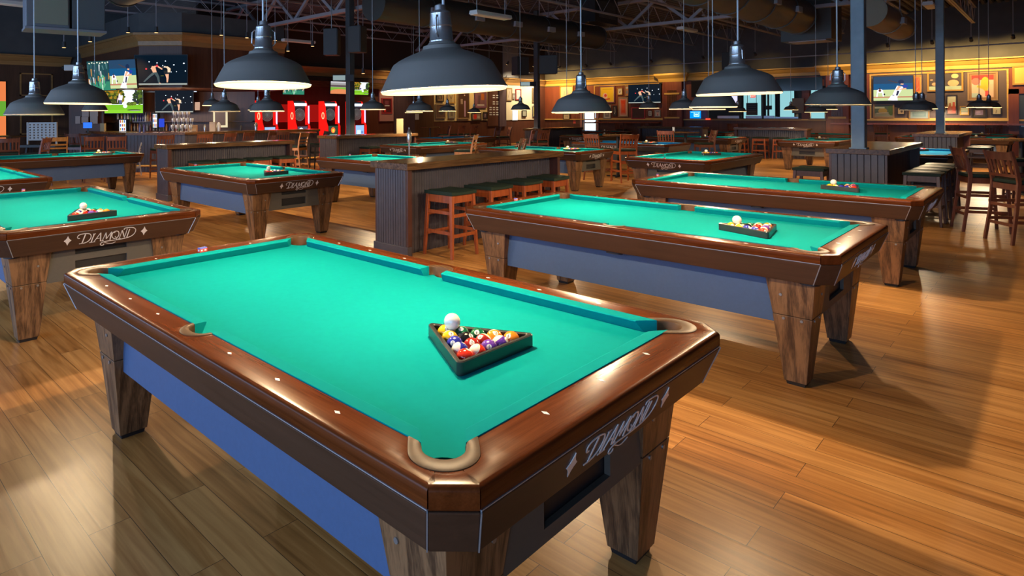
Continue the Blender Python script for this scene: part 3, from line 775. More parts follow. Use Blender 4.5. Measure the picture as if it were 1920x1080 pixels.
# ------------------------------------------------------------------ backless bar stool
def make_stool(label, group, loc, rz=0.0):
    t = thing('bar_stool', label, 'bar stool', loc, rz, group)
    hb, ht, H = 0.205, 0.172, 0.675
    for sx in (-1, 1):
        for sy in (-1, 1):
            b = MB(); w0, w1 = 0.030, 0.042
            b.frustum((sx * hb - w0 / 2, sx * hb + w0 / 2, sy * hb - w0 / 2, sy * hb + w0 / 2), (sx * ht - w1 / 2, sx * ht + w1 / 2, sy * ht - w1 / 2, sy * ht + w1 / 2), 0, H)
            b.build('leg', M_STOOL, t, bevel=0.004)
    b = MB()
    for s in (-1, 1):
        b.box(-ht, ht, s * ht - 0.010, s * ht + 0.010, H - 0.085, H - 0.005); b.box(s * ht - 0.010, s * ht + 0.010, -ht, ht, H - 0.085, H - 0.005)
    b.build('seat_frame', M_STOOL, t)
    for z, nm in ((0.24, 'lower_rung'), (0.455, 'upper_rung')):
        h = hb + (ht - hb) * z / H
        for s in (-1, 1):
            MB().bar((-h, s * h, z), (h, s * h, z), 0.018, 0.036).build(nm, M_STOOL, t)
            MB().bar((s * h, -h, z + 0.03), (s * h, h, z + 0.03), 0.018, 0.036).build(nm, M_STOOL, t)
    n = 9; b = MB(); W = 0.205
    top = []; 
    for i in range(n):
        for j in range(n):
            x = -W + 2 * W * i / (n - 1); y = -W + 2 * W * j / (n - 1)
            e = max(abs(x), abs(y)) / W
            z = H + 0.047 + 0.012 * (x / W) ** 2 - (0.020 if e > 0.99 else 0.004 if e > 0.74 else 0)
            top.append((x, y, z))
    fs = [(i * n + j, (i + 1) * n + j, (i + 1) * n + j + 1, i * n + j + 1) for i in range(n - 1) for j in range(n - 1)]
    rim = [i * n for i in range(n)] + [(n - 1) * n + j for j in range(1, n)] + [i * n + n - 1 for i in range(n - 2, -1, -1)] + [j for j in range(n - 2, 0, -1)]
    k = len(top); low = [(top[r][0], top[r][1], H + 0.001) for r in rim]
    m = len(rim)
    fs += [(rim[i], rim[(i + 1) % m], k + (i + 1) % m, k + i) for i in range(m)] + [tuple(k + i for i in range(m))[::-1]]
    b.add(top + low, fs).build('seat_cushion', M_VINYL, t, smooth=True, angle=50)
    return t
GS = 'backless bar stools at the counters'
stool0 = make_stool('red-brown stool at the near end of the stool counter, legs fully visible', GS, (5.19, 4.70, 0)); capture(stool0)
def stool(x, y, label, rz=0.0, dark=False):
    return dup(stool0, (x, y, 0), rz, label, GS, (), {k: M_POSTW for k in ('leg', 'seat_frame', 'lower_rung', 'upper_rung')} if dark else None)
for i, lb in enumerate(('second red-brown stool from the near end of the stool counter', 'third red-brown stool of the stool counter, chalk in front of it', 'red-brown stool at the far end of the stool counter')):
    stool(5.86 + 0.67 * i, 4.70 + 0.03 * i, lb, 0.03 * i)
for i, lb in enumerate(('first stool under the long counter, top just over the table rail', 'second stool under the long counter behind the corner pocket', 'third stool under the long counter', 'last stool under the long counter, orange frame showing')):
    stool(5.35 + 0.57 * i, 10.98, lb)
for i, lb in enumerate(('orange-brown stool under the counter of the thin black column, near its end', 'orange-brown stool in the middle under the thin black column counter')):
    stool(10.62 + 0.78 * i, 12.40, lb)
stool(11.0, 2.62, 'dark stool peeking out behind the column counter, pale seat', 0, True)
for i, lb in enumerate(('dark stool at the near end of the column counter', 'second dark stool along the column counter', 'third dark stool along the column counter', 'fourth dark stool along the column counter, shiny seat')):
    stool(11.15 + 0.60 * i, 1.32, lb, 0, True)
for i, lb in enumerate(('first dark stool at the second column counter', 'second dark stool at the second column counter')):
    stool(19.6 + 0.75 * i, 1.32, lb, 0, True)
for i, lb in enumerate(('first red stool before the pass-through half wall, by the white logo', 'second red stool before the pass-through half wall', 'third red stool before the pass-through half wall, beside a table leg')):
    stool(23.2, 7.62 - 0.62 * i, lb, 0)
stool(19.9, 12.35, 'red stool standing at the end of the cream corner counter')

# ------------------------------------------------------------------ slat-back bar chair (faces local +Y)
def make_chair(label, group, loc, rz, slats=5, ladder=False, wood_=None):
    W = wood_ or M_CHAIR
    t = thing('bar_chair', label, 'bar chair', loc, rz, group)
    w = 0.195; H = 0.70
    for s in (-1, 1):
        MB().frustum((s * (w + .012) - .015, s * (w + .012) + .015, .205, .235), (s * w - .019, s * w + .019, .165, .203), 0, H).build('front_leg', W, t, bevel=.003)
        pts = [(s * (w + .012), -.255, 0), (s * w, -.20, .40), (s * w, -.175, .72), (s * w, -.205, .90), (s * (w + .012), -.26, 1.085)]
        rows = []
        for (x, y, z), h in zip(pts, (.030, .036, .042, .036, .030)):
            rows.append([(x - .014, y - h / 2, z), (x + .014, y - h / 2, z), (x + .014, y + h / 2, z), (x - .014, y + h / 2, z)])
        MB().loft(rows, caps=True).build('back_leg', W, t, bevel=.003)
    b = MB(); n = 10
    def rail(y0, z0, z1, bow):
        rows = []
        for i in range(n + 1):
            u = -1 + 2 * i / n; x = u * (w + .004); y = y0 - bow * (1 - u * u)
            rows.append([(x, y - .010, z0), (x, y + .010, z0), (x, y + .010 - .012, z1), (x, y - .010 - .012, z1)])
        return MB().loft(rows, caps=True)
    rail(-.232, .975, 1.07, .028).build('top_rail', W, t)
    if ladder:
        for z in (.80, .88): rail(-.205 - (z - .8) * .1, z, z + .035, .024).build('back_rail', W, t)
    else:
        rail(-.192, .775, .81, .018).build('back_rail', W, t)
        for i in range(slats):
            u = -0.72 + 1.44 * i / (slats - 1); k = 1 - u * u
            MB().bar((u * w, -.192 - .018 * k, .80), (u * w, -.232 - .028 * k, .985), .034, .010, up=(0, 1, 0)).build('back_slat', W, t)
    b = MB()
    b.box(-w, w, .165, .19, H - .075, H - .005); b.box(-w, w, -.19, -.165, H - .075, H - .005)
    for s in (-1, 1): b.box(s * w - .011, s * w + .011, -.18, .18, H - .075, H - .005)
    b.build('seat_frame', W, t)
    MB().prism([(-.20, -.185), (.20, -.185), (.215, .20), (.19, .222), (-.19, .222), (-.215, .20)], H - .002, H + .045).build('seat_cushion', M_VINYL, t, bevel=.014)
    for z, zz in ((.22, .26), (.44, .47)):
        MB().bar((-w, .205 - .03 * z, z), (w, .205 - .03 * z, z), .018, .036).build('rung', W, t)
        MB().bar((-w, -.225 + .05 * z, z), (w, -.225 + .05 * z, z), .018, .036).build('rung', W, t)
        for s in (-1, 1): MB().bar((s * w, -.22, zz), (s * w, .205, zz), .018, .036).build('rung', W, t)
    return t
def cat(px, d): p = at_d(px, 214, d); return p.x, p.y
GC = 'slat-back bar chairs'
ch0 = make_chair('mahogany slat-back bar chair in the right foreground, back towards us', GC, (10.36, 0.32, 0), atan2(-.79, .61) - pi / 2); capture(ch0)
chL = make_chair('honey-coloured ladder-back chair beside the giant grid game', 'ladder-back chairs', (*cat(107, 14.7), 0), -0.25, ladder=True, wood_=M_CHAIRO); capture(chL)
def chair(px, py, z, face, label, D=None, src=None, swap=None):
    p = at_z(px, py, z) if D is None else at_d(px, py, D)
    return dup(src or ch0, (p.x, p.y, 0), face, label, None, (), swap)
MR = {k: M_STOOL for k in ('front_leg', 'back_leg', 'top_rail', 'back_rail', 'back_slat', 'seat_frame', 'rung')}
def chair_at(x, y, face, label, src=None, swap=None): return dup(src or ch0, (x, y, 0), face, label, None, (), swap)
chair_at(11.05, 0.72, radians(-158), 'mahogany slat-back bar chair beside the foreground one, seen side-on')
x, y = cat(1921, 10.6); chair_at(x, y, radians(20), 'dark bar chair cut off by the frame edge behind the mahogany pair')
# around the bar end of the room
for px, d, f, lb in ((16, 14.2, 0.1, 'slat-back bar chair at the frame edge with bluish posts'), (66, 13.9, 1.2, 'dark bar chair turned sideways beside the grid game'),
                     (145, 17.6, -0.5, 'slat-back chair behind the honey-coloured one, facing a round table'), (174, 14.9, 0.1, 'reddish slat-back bar chair behind the corner of the lengthwise table'),
                     (219, 14.9, -0.1, 'reddish slat-back bar chair by the corner pocket of the lengthwise table')):
    x, y = cat(px, d); chair_at(x, y, f - 0.3, lb)
x, y = cat(249, 16.5); chair_at(x, y, 1.2, 'low grey ladder-back chair beside the bar front', chL, {k: paint((.30, .30, .32), .5) for k in ('front_leg', 'back_leg', 'top_rail', 'back_rail', 'seat_frame', 'rung')}).scale = (.78, .78, .78)
for px, d, f, lb in ((303, 15.6, 0.0, 'dark bar chair at the bar before the striped bluish boards'), (376, 16.3, 0.0, 'dark bar chair at the bar right of the corner'), (420, 17.0, 0.3, 'thin-backed chair at the middle of the bar'),
                     (455, 17.6, 0.3, 'bar chair by the metal cup at the bar'), (497, 18.0, 0.5, 'bar chair in front of the first dart machine'), (526, 18.6, -0.4, 'pale slatted chair near the second dart machine')):
    x, y = cat(px, d); chair_at(x, y, f, lb)
x, y = cat(556, 16.6); chair_at(x, y, 0.4, 'honey-coloured ladder-back chair lit red by the second dart machine', chL)
x, y = cat(598, 18.2); chair_at(x, y, 1.3, 'black chair beside the end of the thin column counter', None, {k: M_BLACK for k in ('front_leg', 'back_leg', 'top_rail', 'back_rail', 'back_slat', 'seat_frame', 'rung')})
# middle of the hall
x, y = cat(872, 14.3); chair_at(x, y, 0.5, 'honey-coloured ladder-back chair before the steel bottle table end', chL)
x, y = cat(958, 12.0); chair_at(x, y, 0.88, 'tan bar chair seen edge-on behind the stool counter end', None, {k: M_OAK_Y for k in ('front_leg', 'back_leg', 'top_rail', 'back_rail', 'back_slat', 'seat_frame', 'rung')})
for px, d, f, lb in ((922, 22.0, 0.2, 'dark slat-back chair in front of the purple boards'), (944, 22.6, 0.9, 'bluish backlit chair beside the cream corner'), (984, 18.2, 0.4, 'slat-back chair before the cream corner counter'), (1010, 18.6, -0.3, 'dark chair under the thin column'),
                     (832, 25.5, 0.9, 'chair at the small wooden table under the gold pictures'), (857, 25.8, 0.1, 'first chair of three below the picture panel'), (881, 25.9, 0.0, 'second chair of three below the picture panel')):
    x, y = cat(px, d); chair_at(x, y, f, lb)
x, y = cat(1170, 14.2); chair_at(x, y, radians(-35), 'orange-legged high chair between the logo table and the round table', None, MR)
for px, d, f, lb in ((1121, 14.6, radians(-100), 'brown high chair at the small high table, turned away'), (1252, 16.9, radians(-80), 'slat-back chair at the second high table'), (1321, 16.9, radians(40), 'tall dark chair right of the second high table')):
    x, y = cat(px, d); chair_at(x, y, f, lb)
# along the art wall
for px, lb in ((1165, 'chair at the wall ledge under the red jersey frame'), (1213, 'chair at the wall ledge below the small white picture'), (1377, 'chair beside the half wall under the pass-through'),
               (1653, 'bar chair against the wall right of the thick column'), (1735, 'bar chair at the wall left of the second column'), (1784, 'chair mostly hidden by the second column'), (1864, 'bar chair at the wall under the big framed poster')):
    p = on_x(px, 214, 29.2); chair_at(p.x, p.y, -pi / 2, lb)

# ------------------------------------------------------------------ high tables
def high_table(px, d, label, r=0.36, z=1.03, rd=True):
    p = at_d(px, 214, d); t = thing('high_table', label, 'table', (p.x, p.y, 0), 0.3, 'high tables')
    (MB().lathe([(0.001, z - .035), (r - .01, z - .035), (r, z - .02), (r, z - .008), (r - .01, z), (0.001, z)], 32) if rd else MB().box(-r, r, -r, r, z - .04, z)).build('table_top', M_OAK_X, t, smooth=rd)
    MB().tube([(0, 0, .03), (0, 0, z - .03)], .038, 16).build('table_post', M_BLACK, t, smooth=True)
    b = MB()
    for k in range(4): b.bar((0, 0, .025), (.27 * cos(k * pi / 2), .27 * sin(k * pi / 2), .012), .06, .04, w1=.035, h1=.022)
    b.build('table_foot', M_BLACK, t)
    return t
high_table(1158, 15.4, 'small high round table behind the logo table end, black post')
high_table(1285, 17.3, 'second high table before the distant green tables, glass on it')
high_table(806, 26.0, 'high wooden table in front of the brown doorway', 0.42)
high_table(138, 18.4, 'round table behind the honey-coloured chair', 0.45)
high_table(20, 16.4, 'round table at the frame edge below the dark wall', 0.5, 1.06)
high_table(568, 19.0, 'high table before the second dart machine', 0.42)
high_table(1915, 11.6, 'high table behind the chairs cut by the frame edge', 0.40)
# ------------------------------------------------------------------ pendant lamps
CEIL = 5.3
M_RIM = emi((1.0, .66, .28), 2.2)
OFF = (2, 6, 25, 28)
def make_lamp(label, group, loc):
    t = thing('pendant_lamp', label, 'pendant lamp', loc, 0, group)
    R = [(.245, 0.0), (.2462, .004), (.241, .010), (.218, .055), (.196, .096), (.190, .103), (.172, .115), (.145, .128), (.115, .140), (.090, .149), (.076, .156), (.074, .163), (.072, .170), (.058, .174), (.047, .186)]
    b = MB().lathe(R, 48)
    b.build('lamp_shade', M_SHADE, t, smooth=True, angle=28)
    I = [(.245, 0.0005), (.240, .006), (.216, .053), (.190, .098), (.170, .111), (.143, .124), (.112, .136), (.06, .150), (.02, .156), (.0005, .157)]
    MB().lathe(I, 48).build('shade_lining', M_SHADEIN, t, smooth=True)
    MB().lathe([(.2425, -.0005), (.2425, -.006), (.238, -.010), (.226, -.010), (.222, -.004), (.224, -.0005)], 48).build('rim_diffuser', M_RIM, t, smooth=True, angle=60)  # glowing ring added to imitate the glare along a lit rim
    N = [(.047, .182), (.048, .190), (.046, .193), (.0425, .240), (.0425, .244), (.044, .247), (.040, .290), (.0405, .296), (.036, .304), (.022, .310), (.0205, .328), (.0145, .331), (.006, .335)]
    n = MB().lathe(N, 28).build('socket_neck', M_NECK, t, smooth=True, angle=30)
    b = MB()
    for a in (0.5, 3.6): b.tube([(.047 * cos(a), .047 * sin(a), .20), (.060 * cos(a), .060 * sin(a), .215), (.058 * cos(a), .058 * sin(a), .27), (.044 * cos(a), .044 * sin(a), .285)], .0035, 6)
    b.build('wire_clip', M_NECK, n, smooth=True)
    MB().tube([(0, 0, .33), (0, 0, CEIL - loc[2])], .0055, 8).build('cord', M_CORD, t, smooth=True)
    prof = [(max(.0005, .04 * sin(pi * i / 10)), .105 - .04 * cos(pi * i / 10)) for i in range(11)]
    MB().lathe(prof, 20).build('bulb', M_BULB, t, smooth=True)
    return t
LAMPS = [
 (832, 168, 236, 'largest pendant dome, over the near half of the front table', 1),
 (494, 159, 178, 'big lit pendant dome over the far half of the front table', 1),
 (65, 214.5, 100, 'unlit-looking bluish pendant dome at the frame edge', .5),
 (147, 193.5, 114, 'pendant dome overlapping the golf screen', 1),
 (178, 207, 45, 'small lit pendant just under the golf screen edge', 1),
 (398, 197.5, 36, 'small pendant with a bright rim beside the bar, left of a darker one', 1),
 (421, 208.5, 58, 'dark pendant in front of the bar back corner', .6),
 (501, 208, 64, 'pendant above the first red dart machine', 1),
 (484, 206, 38, 'pendant half hidden behind the one above the dart machine', 1),
 (699, 205, 48, 'pendant between the dart machines and the pink notice board', 1),
 (787, 208, 51, 'pendant in front of the brown doorway', 1),
 (776, 211, 34, 'pendant almost hidden behind the doorway pendant', 1),
 (839, 208, 33, 'small pendant before the gold picture panel', 1),
 (889, 211, 25, 'smallest pendant before the purple-framed picture', 1),
 (976, 206, 37, 'small pendant crossing the thin column at the cream corner', 1),
 (1090, 209.5, 110, 'pendant dome in front of the bright glass door', 1),
 (1063, 212, 43, 'pendant peeking out below the one at the bright door', 1),
 (1217, 202.5, 36, 'small pendant under the boxing screen on the art wall', 1),
 (1283, 204, 54, 'pendant before the reddish pilaster', 1),
 (1384, 175, 145, 'large pendant dome over the table beside the front one', 1),
 (1337, 200, 82, 'pendant dome just below and behind the large one', 1),
 (1329, 205, 57, 'pendant rim showing under two bigger domes', 1),
 (1383, 209, 30, 'small pendant before the dark pass-through shelves', 1),
 (1483, 206, 24, 'tiny pendant in the bright green pass-through', 1),
 (1521, 210, 18.5, 'tiny pendant left of the second reddish pilaster', 1),
 (1570, 196, 104, 'dark pendant dome left of the thick column', .8),
 (1553, 205, 30, 'pendant rim below the dark dome by the column', 1),
 (1530, 210, 37, 'lowest of the rims under the dark dome by the column', 1),
 (1717, 206.5, 50, 'dark pendant just past the thick column, under the baseball screen', .6),
 (1729, 204, 46, 'pendant overlapped by the dark one under the baseball screen', 1),
 (1761, 201, 26, 'pendant mostly hidden behind the second column', 1),
 (1836, 201, 37, 'pendant in front of the big framed poster', 1),
 (1854, 201.5, 36, 'pendant just right of another below the framed poster', 1),
]
GL = 'dome pendant lamps'
lampP = None; LAMPPOS = []
for li, (px, py, w, lb, k) in enumerate(LAMPS):
    d = .49 * FPX / w
    p = at_d(px, py, d)
    LAMPPOS.append((p, k))
    if lampP is None: lampP = capture(make_lamp(lb, GL, p))
    else: dup(lampP, p, random.uniform(0, 6), lb, GL, (), {'rim_diffuser': M_SHADE} if li in OFF else None)
# a few shades hang a little crooked
from mathutils import Quaternion
lamp_things = [o for o in COL.objects if o.get('category') == 'pendant lamp']
for idx, roll, nod in ((0, -2.3, -.6), (1, 0.0, -1.7), (3, .9, 0), (15, -.3, 0), (19, -1.3, 0), (25, .5, .8), (28, 1.5, 1.2)):
    L = lamp_things[idx]
    q = Quaternion((sin(YAW), cos(YAW), 0), radians(roll)) @ Quaternion((cos(YAW), -sin(YAW), 0), radians(nod))
    L_inv = L.rotation_euler.to_quaternion().inverted()
    for c in [c for c in COL.objects if c.parent is L]:
        if not c.name.startswith('cord'): c.rotation_euler = (L_inv @ q @ L_inv.inverted()).to_euler()
for x, y, lb in ((1.55, 9.42, 'pendant over the near half of the table cut off by the frame'), (1.55, 10.54, 'pendant over the far half of the table cut off by the frame')):
    dup(lampP, (x, y, 1.66), 1.0, lb, GL); LAMPPOS.append((Vector((x, y, 1.66)), 1))
def point(name, loc, power, col, r=.05):
    l = bpy.data.lights.new(name, 'POINT'); l.energy = power; l.color = col; l.shadow_soft_size = r
    o = bpy.data.objects.new(name, l); COL.objects.link(o); o.location = loc; return o
WARM = (1.0, .76, .47)
LP = 80.0
for p, k in LAMPPOS: point('lamp_light', (p.x, p.y, p.z + .036), LP * k, WARM, .024)
# ------------------------------------------------------------------ the hall
XW, YB, YL, XL, YF = 30.0, 20.0, 24.2, -4.2, -6.0
struct('floor', MB().box(XL, 37, YF, YL + 6, -0.1, 0.0), M_FLOOR)
b = MB(); b.box(XL, 37, YF, YL + 6, CEIL + .06, CEIL + .16)
struct('ceiling', b, M_DECK)
# corrugated deck ribs under the roof
b = MB(); y = YF
pts = []
while y < YL:
    pts += [(y, CEIL + .06), (y + .03, CEIL), (y + .11, CEIL), (y + .14, CEIL + .06)]; y += .20
b.loft([[(XL, yy, zz) for yy, zz in pts], [(XW, yy, zz) for yy, zz in pts]], closed=False)
struct('trim_1', b, M_DECK)

# art wall (x = 30): wainscot, panel field, dark upper wall, with door, glass door and pass-through openings
def wall_x(name, X, y0, y1, bands, holes, th=0.15):
    """bands [(z0, z1, material)], holes [(ya, yb, za, zb)]: one solid wall with real openings"""
    ys = sorted({y0, y1, *[h[0] for h in holes], *[h[1] for h in holes]}); zs = sorted({*[q for bd in bands for q in bd[:2]], *[h[2] for h in holes], *[h[3] for h in holes]})
    b = MB(); mats = [bd[2] for bd in bands]
    for i in range(len(ys) - 1):
        for j in range(len(zs) - 1):
            cy, cz = (ys[i] + ys[i + 1]) / 2, (zs[j] + zs[j + 1]) / 2
            if any(h[0] < cy < h[1] and h[2] < cz < h[3] for h in holes): continue
            mi = next(k for k, bd in enumerate(bands) if bd[0] <= cz <= bd[1])
            b.box(X, X + th, ys[i], ys[i + 1], zs[j], zs[j + 1], mi)
    o = b.build(name, mats); o['kind'] = 'structure'; return o
def yx(px): return on_x(px, 214, XW).y
H_DOOR = (yx(1119), yx(1092), 0.0, 2.25)
H_P1 = (yx(1503), yx(1327), 1.28, 2.62)
H_P2 = (yx(1550), yx(1517), 1.28, 2.62)
wall_x('wall_right', XW, YF, YB + .15, [(0, 1.22, M_WALLW), (1.22, 3.02, M_WALLRED), (3.02, CEIL + .06, M_DARKWALL)], [H_DOOR, H_P1, H_P2])
def cornice(name, p0, p1, out, z, m, h=.26, d=.16):
    """crown moulding from p0 to p1, projecting towards OUT"""
    o = Vector(out); pr = [(0, z - h), (.02, z - h), (.03, z - h * .62), (.06, z - h * .55), (d * .75, z - h * .16), (d, z - h * .12), (d, z), (0, z)]
    b = MB(); b.loft([[(p[0] + o.x * u, p[1] + o.y * u, zz) for u, zz in pr] for p in (p0, p1)], caps=True)
    s = struct(name, b, m); return s
ZC = 3.40
cornice('trim_2', (XW, YF), (XW, YB), (-1, 0), ZC, M_GOLD, .34, .22)
b = MB().box(XW - .06, XW, YF, YB, 1.20, 1.26); struct('trim_3', b, M_GOLD)
b = MB().box(XW - .30, XW - .001, YF, yx(1560), 1.05, 1.11); b.box(XW - .30, XW - .001, yx(1240), yx(1120), 1.05, 1.11)
struct('trim_4', b, M_STOOL)
# thin gold field mouldings
b = MB()
for a, c, z0, z1 in ((1116, 1245, 1.30, 2.95), (1634, 1888, 1.30, 2.95)):
    ya, yc = yx(a), yx(c)
    b.box(XW - .03, XW - .001, yc, ya, z1, z1 + .05); b.box(XW - .03, XW - .001, yc, ya, z0 - .05, z0)
    b.box(XW - .03, XW - .001, yc - .05, yc, z0 - .05, z1 + .05); b.box(XW - .03, XW - .001, ya, ya + .05, z0 - .05, z1 + .05)
struct('trim_5', b, M_GOLD)
# grey wainscot field between the mouldings of the near bay
b = MB().box(XW - .008, XW - .001, yx(1888), yx(1634), 1.30, 2.95); struct('trim_6', b, mat('panel_grey_violet', (0.10, 0.075, 0.085), .5))
# pilasters
for k, (a, c) in enumerate(((1246, 1282), (1551, 1594))):
    ya, yc = yx(a), yx(c)
    t = thing('pilaster', ('reddish pilaster with slatted grille between boxing screen and pass-through', 'reddish pilaster with slatted grille left of the thick column')[k], 'pilaster', (XW - .002, (ya + yc) / 2, 0), 0, 'reddish pilasters')
    w = abs(ya - yc) / 2
    MB().box(-.22, 0, -w, w, 0, ZC - .30).build('pilaster_shaft', M_WALLRED, t, bevel=.01)
    MB().loft([[(-u, -w - u * .8, z), (-u, w + u * .8, z), (0, w + u * .8, z), (0, -w - u * .8, z)] for u, z in ((.22, ZC - .38), (.26, ZC - .22), (.42, ZC - .06), (.42, ZC + .02))], caps=True).build('pilaster_crown', M_GOLD, t)
    b = MB()
    for i in range(7): b.box(-.25, -.221, -w * .42 + i * w * .14 - .018, -w * .42 + i * w * .14 + .018, 1.32, 2.62)
    b.build('slat_grille', M_OAK_Y, t)
    b = MB(); b.box(-.255, -.221, -w * .78, w * .78, 2.42, 2.50); b.box(-.255, -.221, -w * .78, w * .78, 1.28, 1.36)
    b.build('gold_rail', M_GOLD, t)
# bright glass door in the wall
yd0, yd1 = H_DOOR[0], H_DOOR[1]
hw = (yd1 - yd0) / 2
b = MB(); b.box(XW + .03, XW + .09, yd0, yd0 + .09, 0, 2.25); b.box(XW + .03, XW + .09, yd1 - .09, yd1, 0, 2.25)
for z0, z1 in ((0, .22), (1.02, 1.09), (2.15, 2.25)): b.box(XW + .03, XW + .09, yd0 + .09, yd1 - .09, z0, z1)
d = struct('door_1', b, M_WHITE)
p = MB().box(XW + .055, XW + .065, yd0 + .09, yd1 - .09, .22, 2.15).build('door_glass', M_GLASS, d); p['kind'] = 'structure'
b = MB(); b.box(XW - .05, XW + .02, yd0 - .12, yd0, 0, 2.36); b.box(XW - .05, XW + .02, yd1, yd1 + .12, 0, 2.36); b.box(XW - .05, XW + .02, yd0 - .12, yd1 + .12, 2.25, 2.36)
struct('trim_7', b, mat('door_frame_pink', (.45, .22, .20), .4))
# grey-blue door at the frame edge, in a brown casing
ya, yc = yx(1911), yx(1990)
b = MB().box(XW - .05, XW - .002, yc, ya, 0, 2.12); d = struct('door_2', b, M_BLUEDOOR)
k = MB().box(XW - .11, XW - .051, ya - .35, ya - .05, 1.0, 1.05).build('door_handle', M_STEEL, d); k['kind'] = 'structure'
b = MB(); b.box(XW - .09, XW - .001, ya, ya + .26, 0, 2.30); b.box(XW - .09, XW - .001, yc, ya + .26, 2.13, 2.32)
struct('trim_8', b, M_WALLRED)

# the room behind the pass-through: far windows with greenish daylight, dark posts
XR = 36.5
def yr(px): return on_x(px, 214, XR).y
gl = []
for a, c in ((1392, 1430), (1434, 1456), (1460, 1492), (1518, 1549)): gl.append((yr(c), yr(a), .95, 2.72))
wall_x('wall_far', XR, YF, YB, [(0, CEIL, paint((.05, .055, .06)))], gl, .1)
M_TINT = mat('tinted_glass', (.26, .44, .37), .02); _t = M_TINT.node_tree.nodes['Principled BSDF']; _t.inputs['Transmission Weight'].default_value = 1; _t.inputs['IOR'].default_value = 1.01
for i, (y0, y1, z0, z1) in enumerate(gl):
    b = MB(); b.box(XR - .03, XR + .03, y0, y0 + .06, z0, z1); b.box(XR - .03, XR + .03, y1 - .06, y1, z0, z1); b.box(XR - .03, XR + .03, y0, y1, z0, z0 + .06); b.box(XR - .03, XR + .03, y0, y1, z1 - .06, z1)
    w = struct('window_%d' % (i + 1), b, M_BLACK)
    g = MB().box(XR + .04, XR + .05, y0, y1, z0, z1).build('window_glass', M_TINT, w); g['kind'] = 'structure'
# counter edge of the pass-through
b = MB().box(XW - .12, XW + .35, H_P1[0], H_P1[1], 1.24, 1.285); b.box(XW - .12, XW + .35, H_P2[0], H_P2[1], 1.24, 1.285); struct('trim_9', b, M_OAK_Y)
b = MB().box(XW - .02, XW + .10, yx(1503), yx(1497), 1.28, 2.62); b.box(XW - .02, XW + .10, yx(1389), yx(1386), 1.28, 2.62); struct('trim_10', b, M_BLACK)

# back wall (y = 20)
def wall_y(name, Y, x0, x1, bands, th=.15):
    b = MB()
    for k, (z0, z1, m) in enumerate(bands): b.box(x0, x1, Y, Y + th, z0, z1, k)
    o = b.build(name, [q[2] for q in bands]); o['kind'] = 'structure'; return o
def xb(px): return on_y(px, 214, YB).x
M_PURPLE = wood('boards_purple', (.075, .045, .055), (.12, .075, .09), 'Z', .5, .5)
wall_y('wall_back', YB, 9.6, XW + .15, [(0, 1.20, M_WALLW), (1.20, 3.02, M_WALLW), (3.02, CEIL + .06, mat('upper_wall_brown', (.045, .030, .022), .85))])
cornice('trim_11', (9.6, YB), (XW, YB), (0, -1), ZC, M_GOLDX, .34, .22)
def slab_y(name, px0, px1, z0, z1, m, d=.03):
    struct(name, MB().box(xb(px0), xb(px1), YB - d, YB - .001, z0, z1), m)
slab_y('trim_12', 941, 1006, 1.22, 3.04, mat('wall_cream_bright', (.85, .74, .52), .7))
slab_y('trim_13', 943, 972, 3.45, CEIL, mat('wall_pale_grey', (.32, .32, .34), .8), .02)
slab_y('trim_14', 934, 946.5, .9, 3.0, M_PURPLE, .10)
slab_y('trim_15', 813, 914, 1.22, 3.0, M_CREAM)
slab_y('trim_16', 738, 776, .3, 3.0, M_PURPLE, .05)
slab_y('trim_17', 797, 801, 1.25, 1.95, M_CREAM, .04)
slab_y('trim_18', 470, 712, 2.62, 2.86, M_OAK_X, .30)
slab_y('trim_19', 776, 812, 0, 2.4, wood('door_brown', (.08, .035, .015), (.14, .065, .03), 'Z', .4, .4), .06)
# side wall at the frame edge (y = 24) with panel mouldings
wall_y('wall_left', YL, XL, 9.6, [(0, 3.35, wood('panel_dark_left', (.05, .024, .016), (.08, .04, .026), 'Z', .4, .45)), (3.35, CEIL + .06, M_DARKWALL)])
cornice('trim_20', (XL, YL), (6.85, YL), (0, -1), 3.62, M_GOLDX, .34, .2)
def xl(px): return on_y(px, 214, YL).x
b = MB()
for a, c in ((37, 99),):
    xa, xc = xl(a), xl(c)
    for z0, z1 in ((2.25, 3.02), (.95, 2.13)):
        b.box(xa, xa + .05, YL - .03, YL - .001, z0, z1); b.box(xc - .05, xc, YL - .03, YL - .001, z0, z1); b.box(xa, xc, YL - .03, YL - .001, z1 - .04, z1); b.box(xa, xc, YL - .03, YL - .001, z0, z0 + .04)
struct('trim_21', b, M_GOLDX)
# walls out of the frame: window wall behind the eye's left shoulder, plain walls elsewhere
WINS = [(-3.6, -0.8), (0.0, 3.0), (3.8, 6.8), (7.8, 10.8), (11.8, 14.8), (15.8, 18.8)]
ys = [YF]
b = MB()
for a, c in WINS: b.box(XL - .15, XL, ys[-1], a, 0, CEIL); b.box(XL - .15, XL, a, c, 0, .5); b.box(XL - .15, XL, a, c, 3.2, CEIL); ys.append(c)
b.box(XL - .15, XL, ys[-1], YL + .15, 0, CEIL)
struct('wall_front', b, M_WALLW)
struct('wall_side', MB().box(XL, XW, YF - .15, YF, 0, CEIL), M_WALLW)

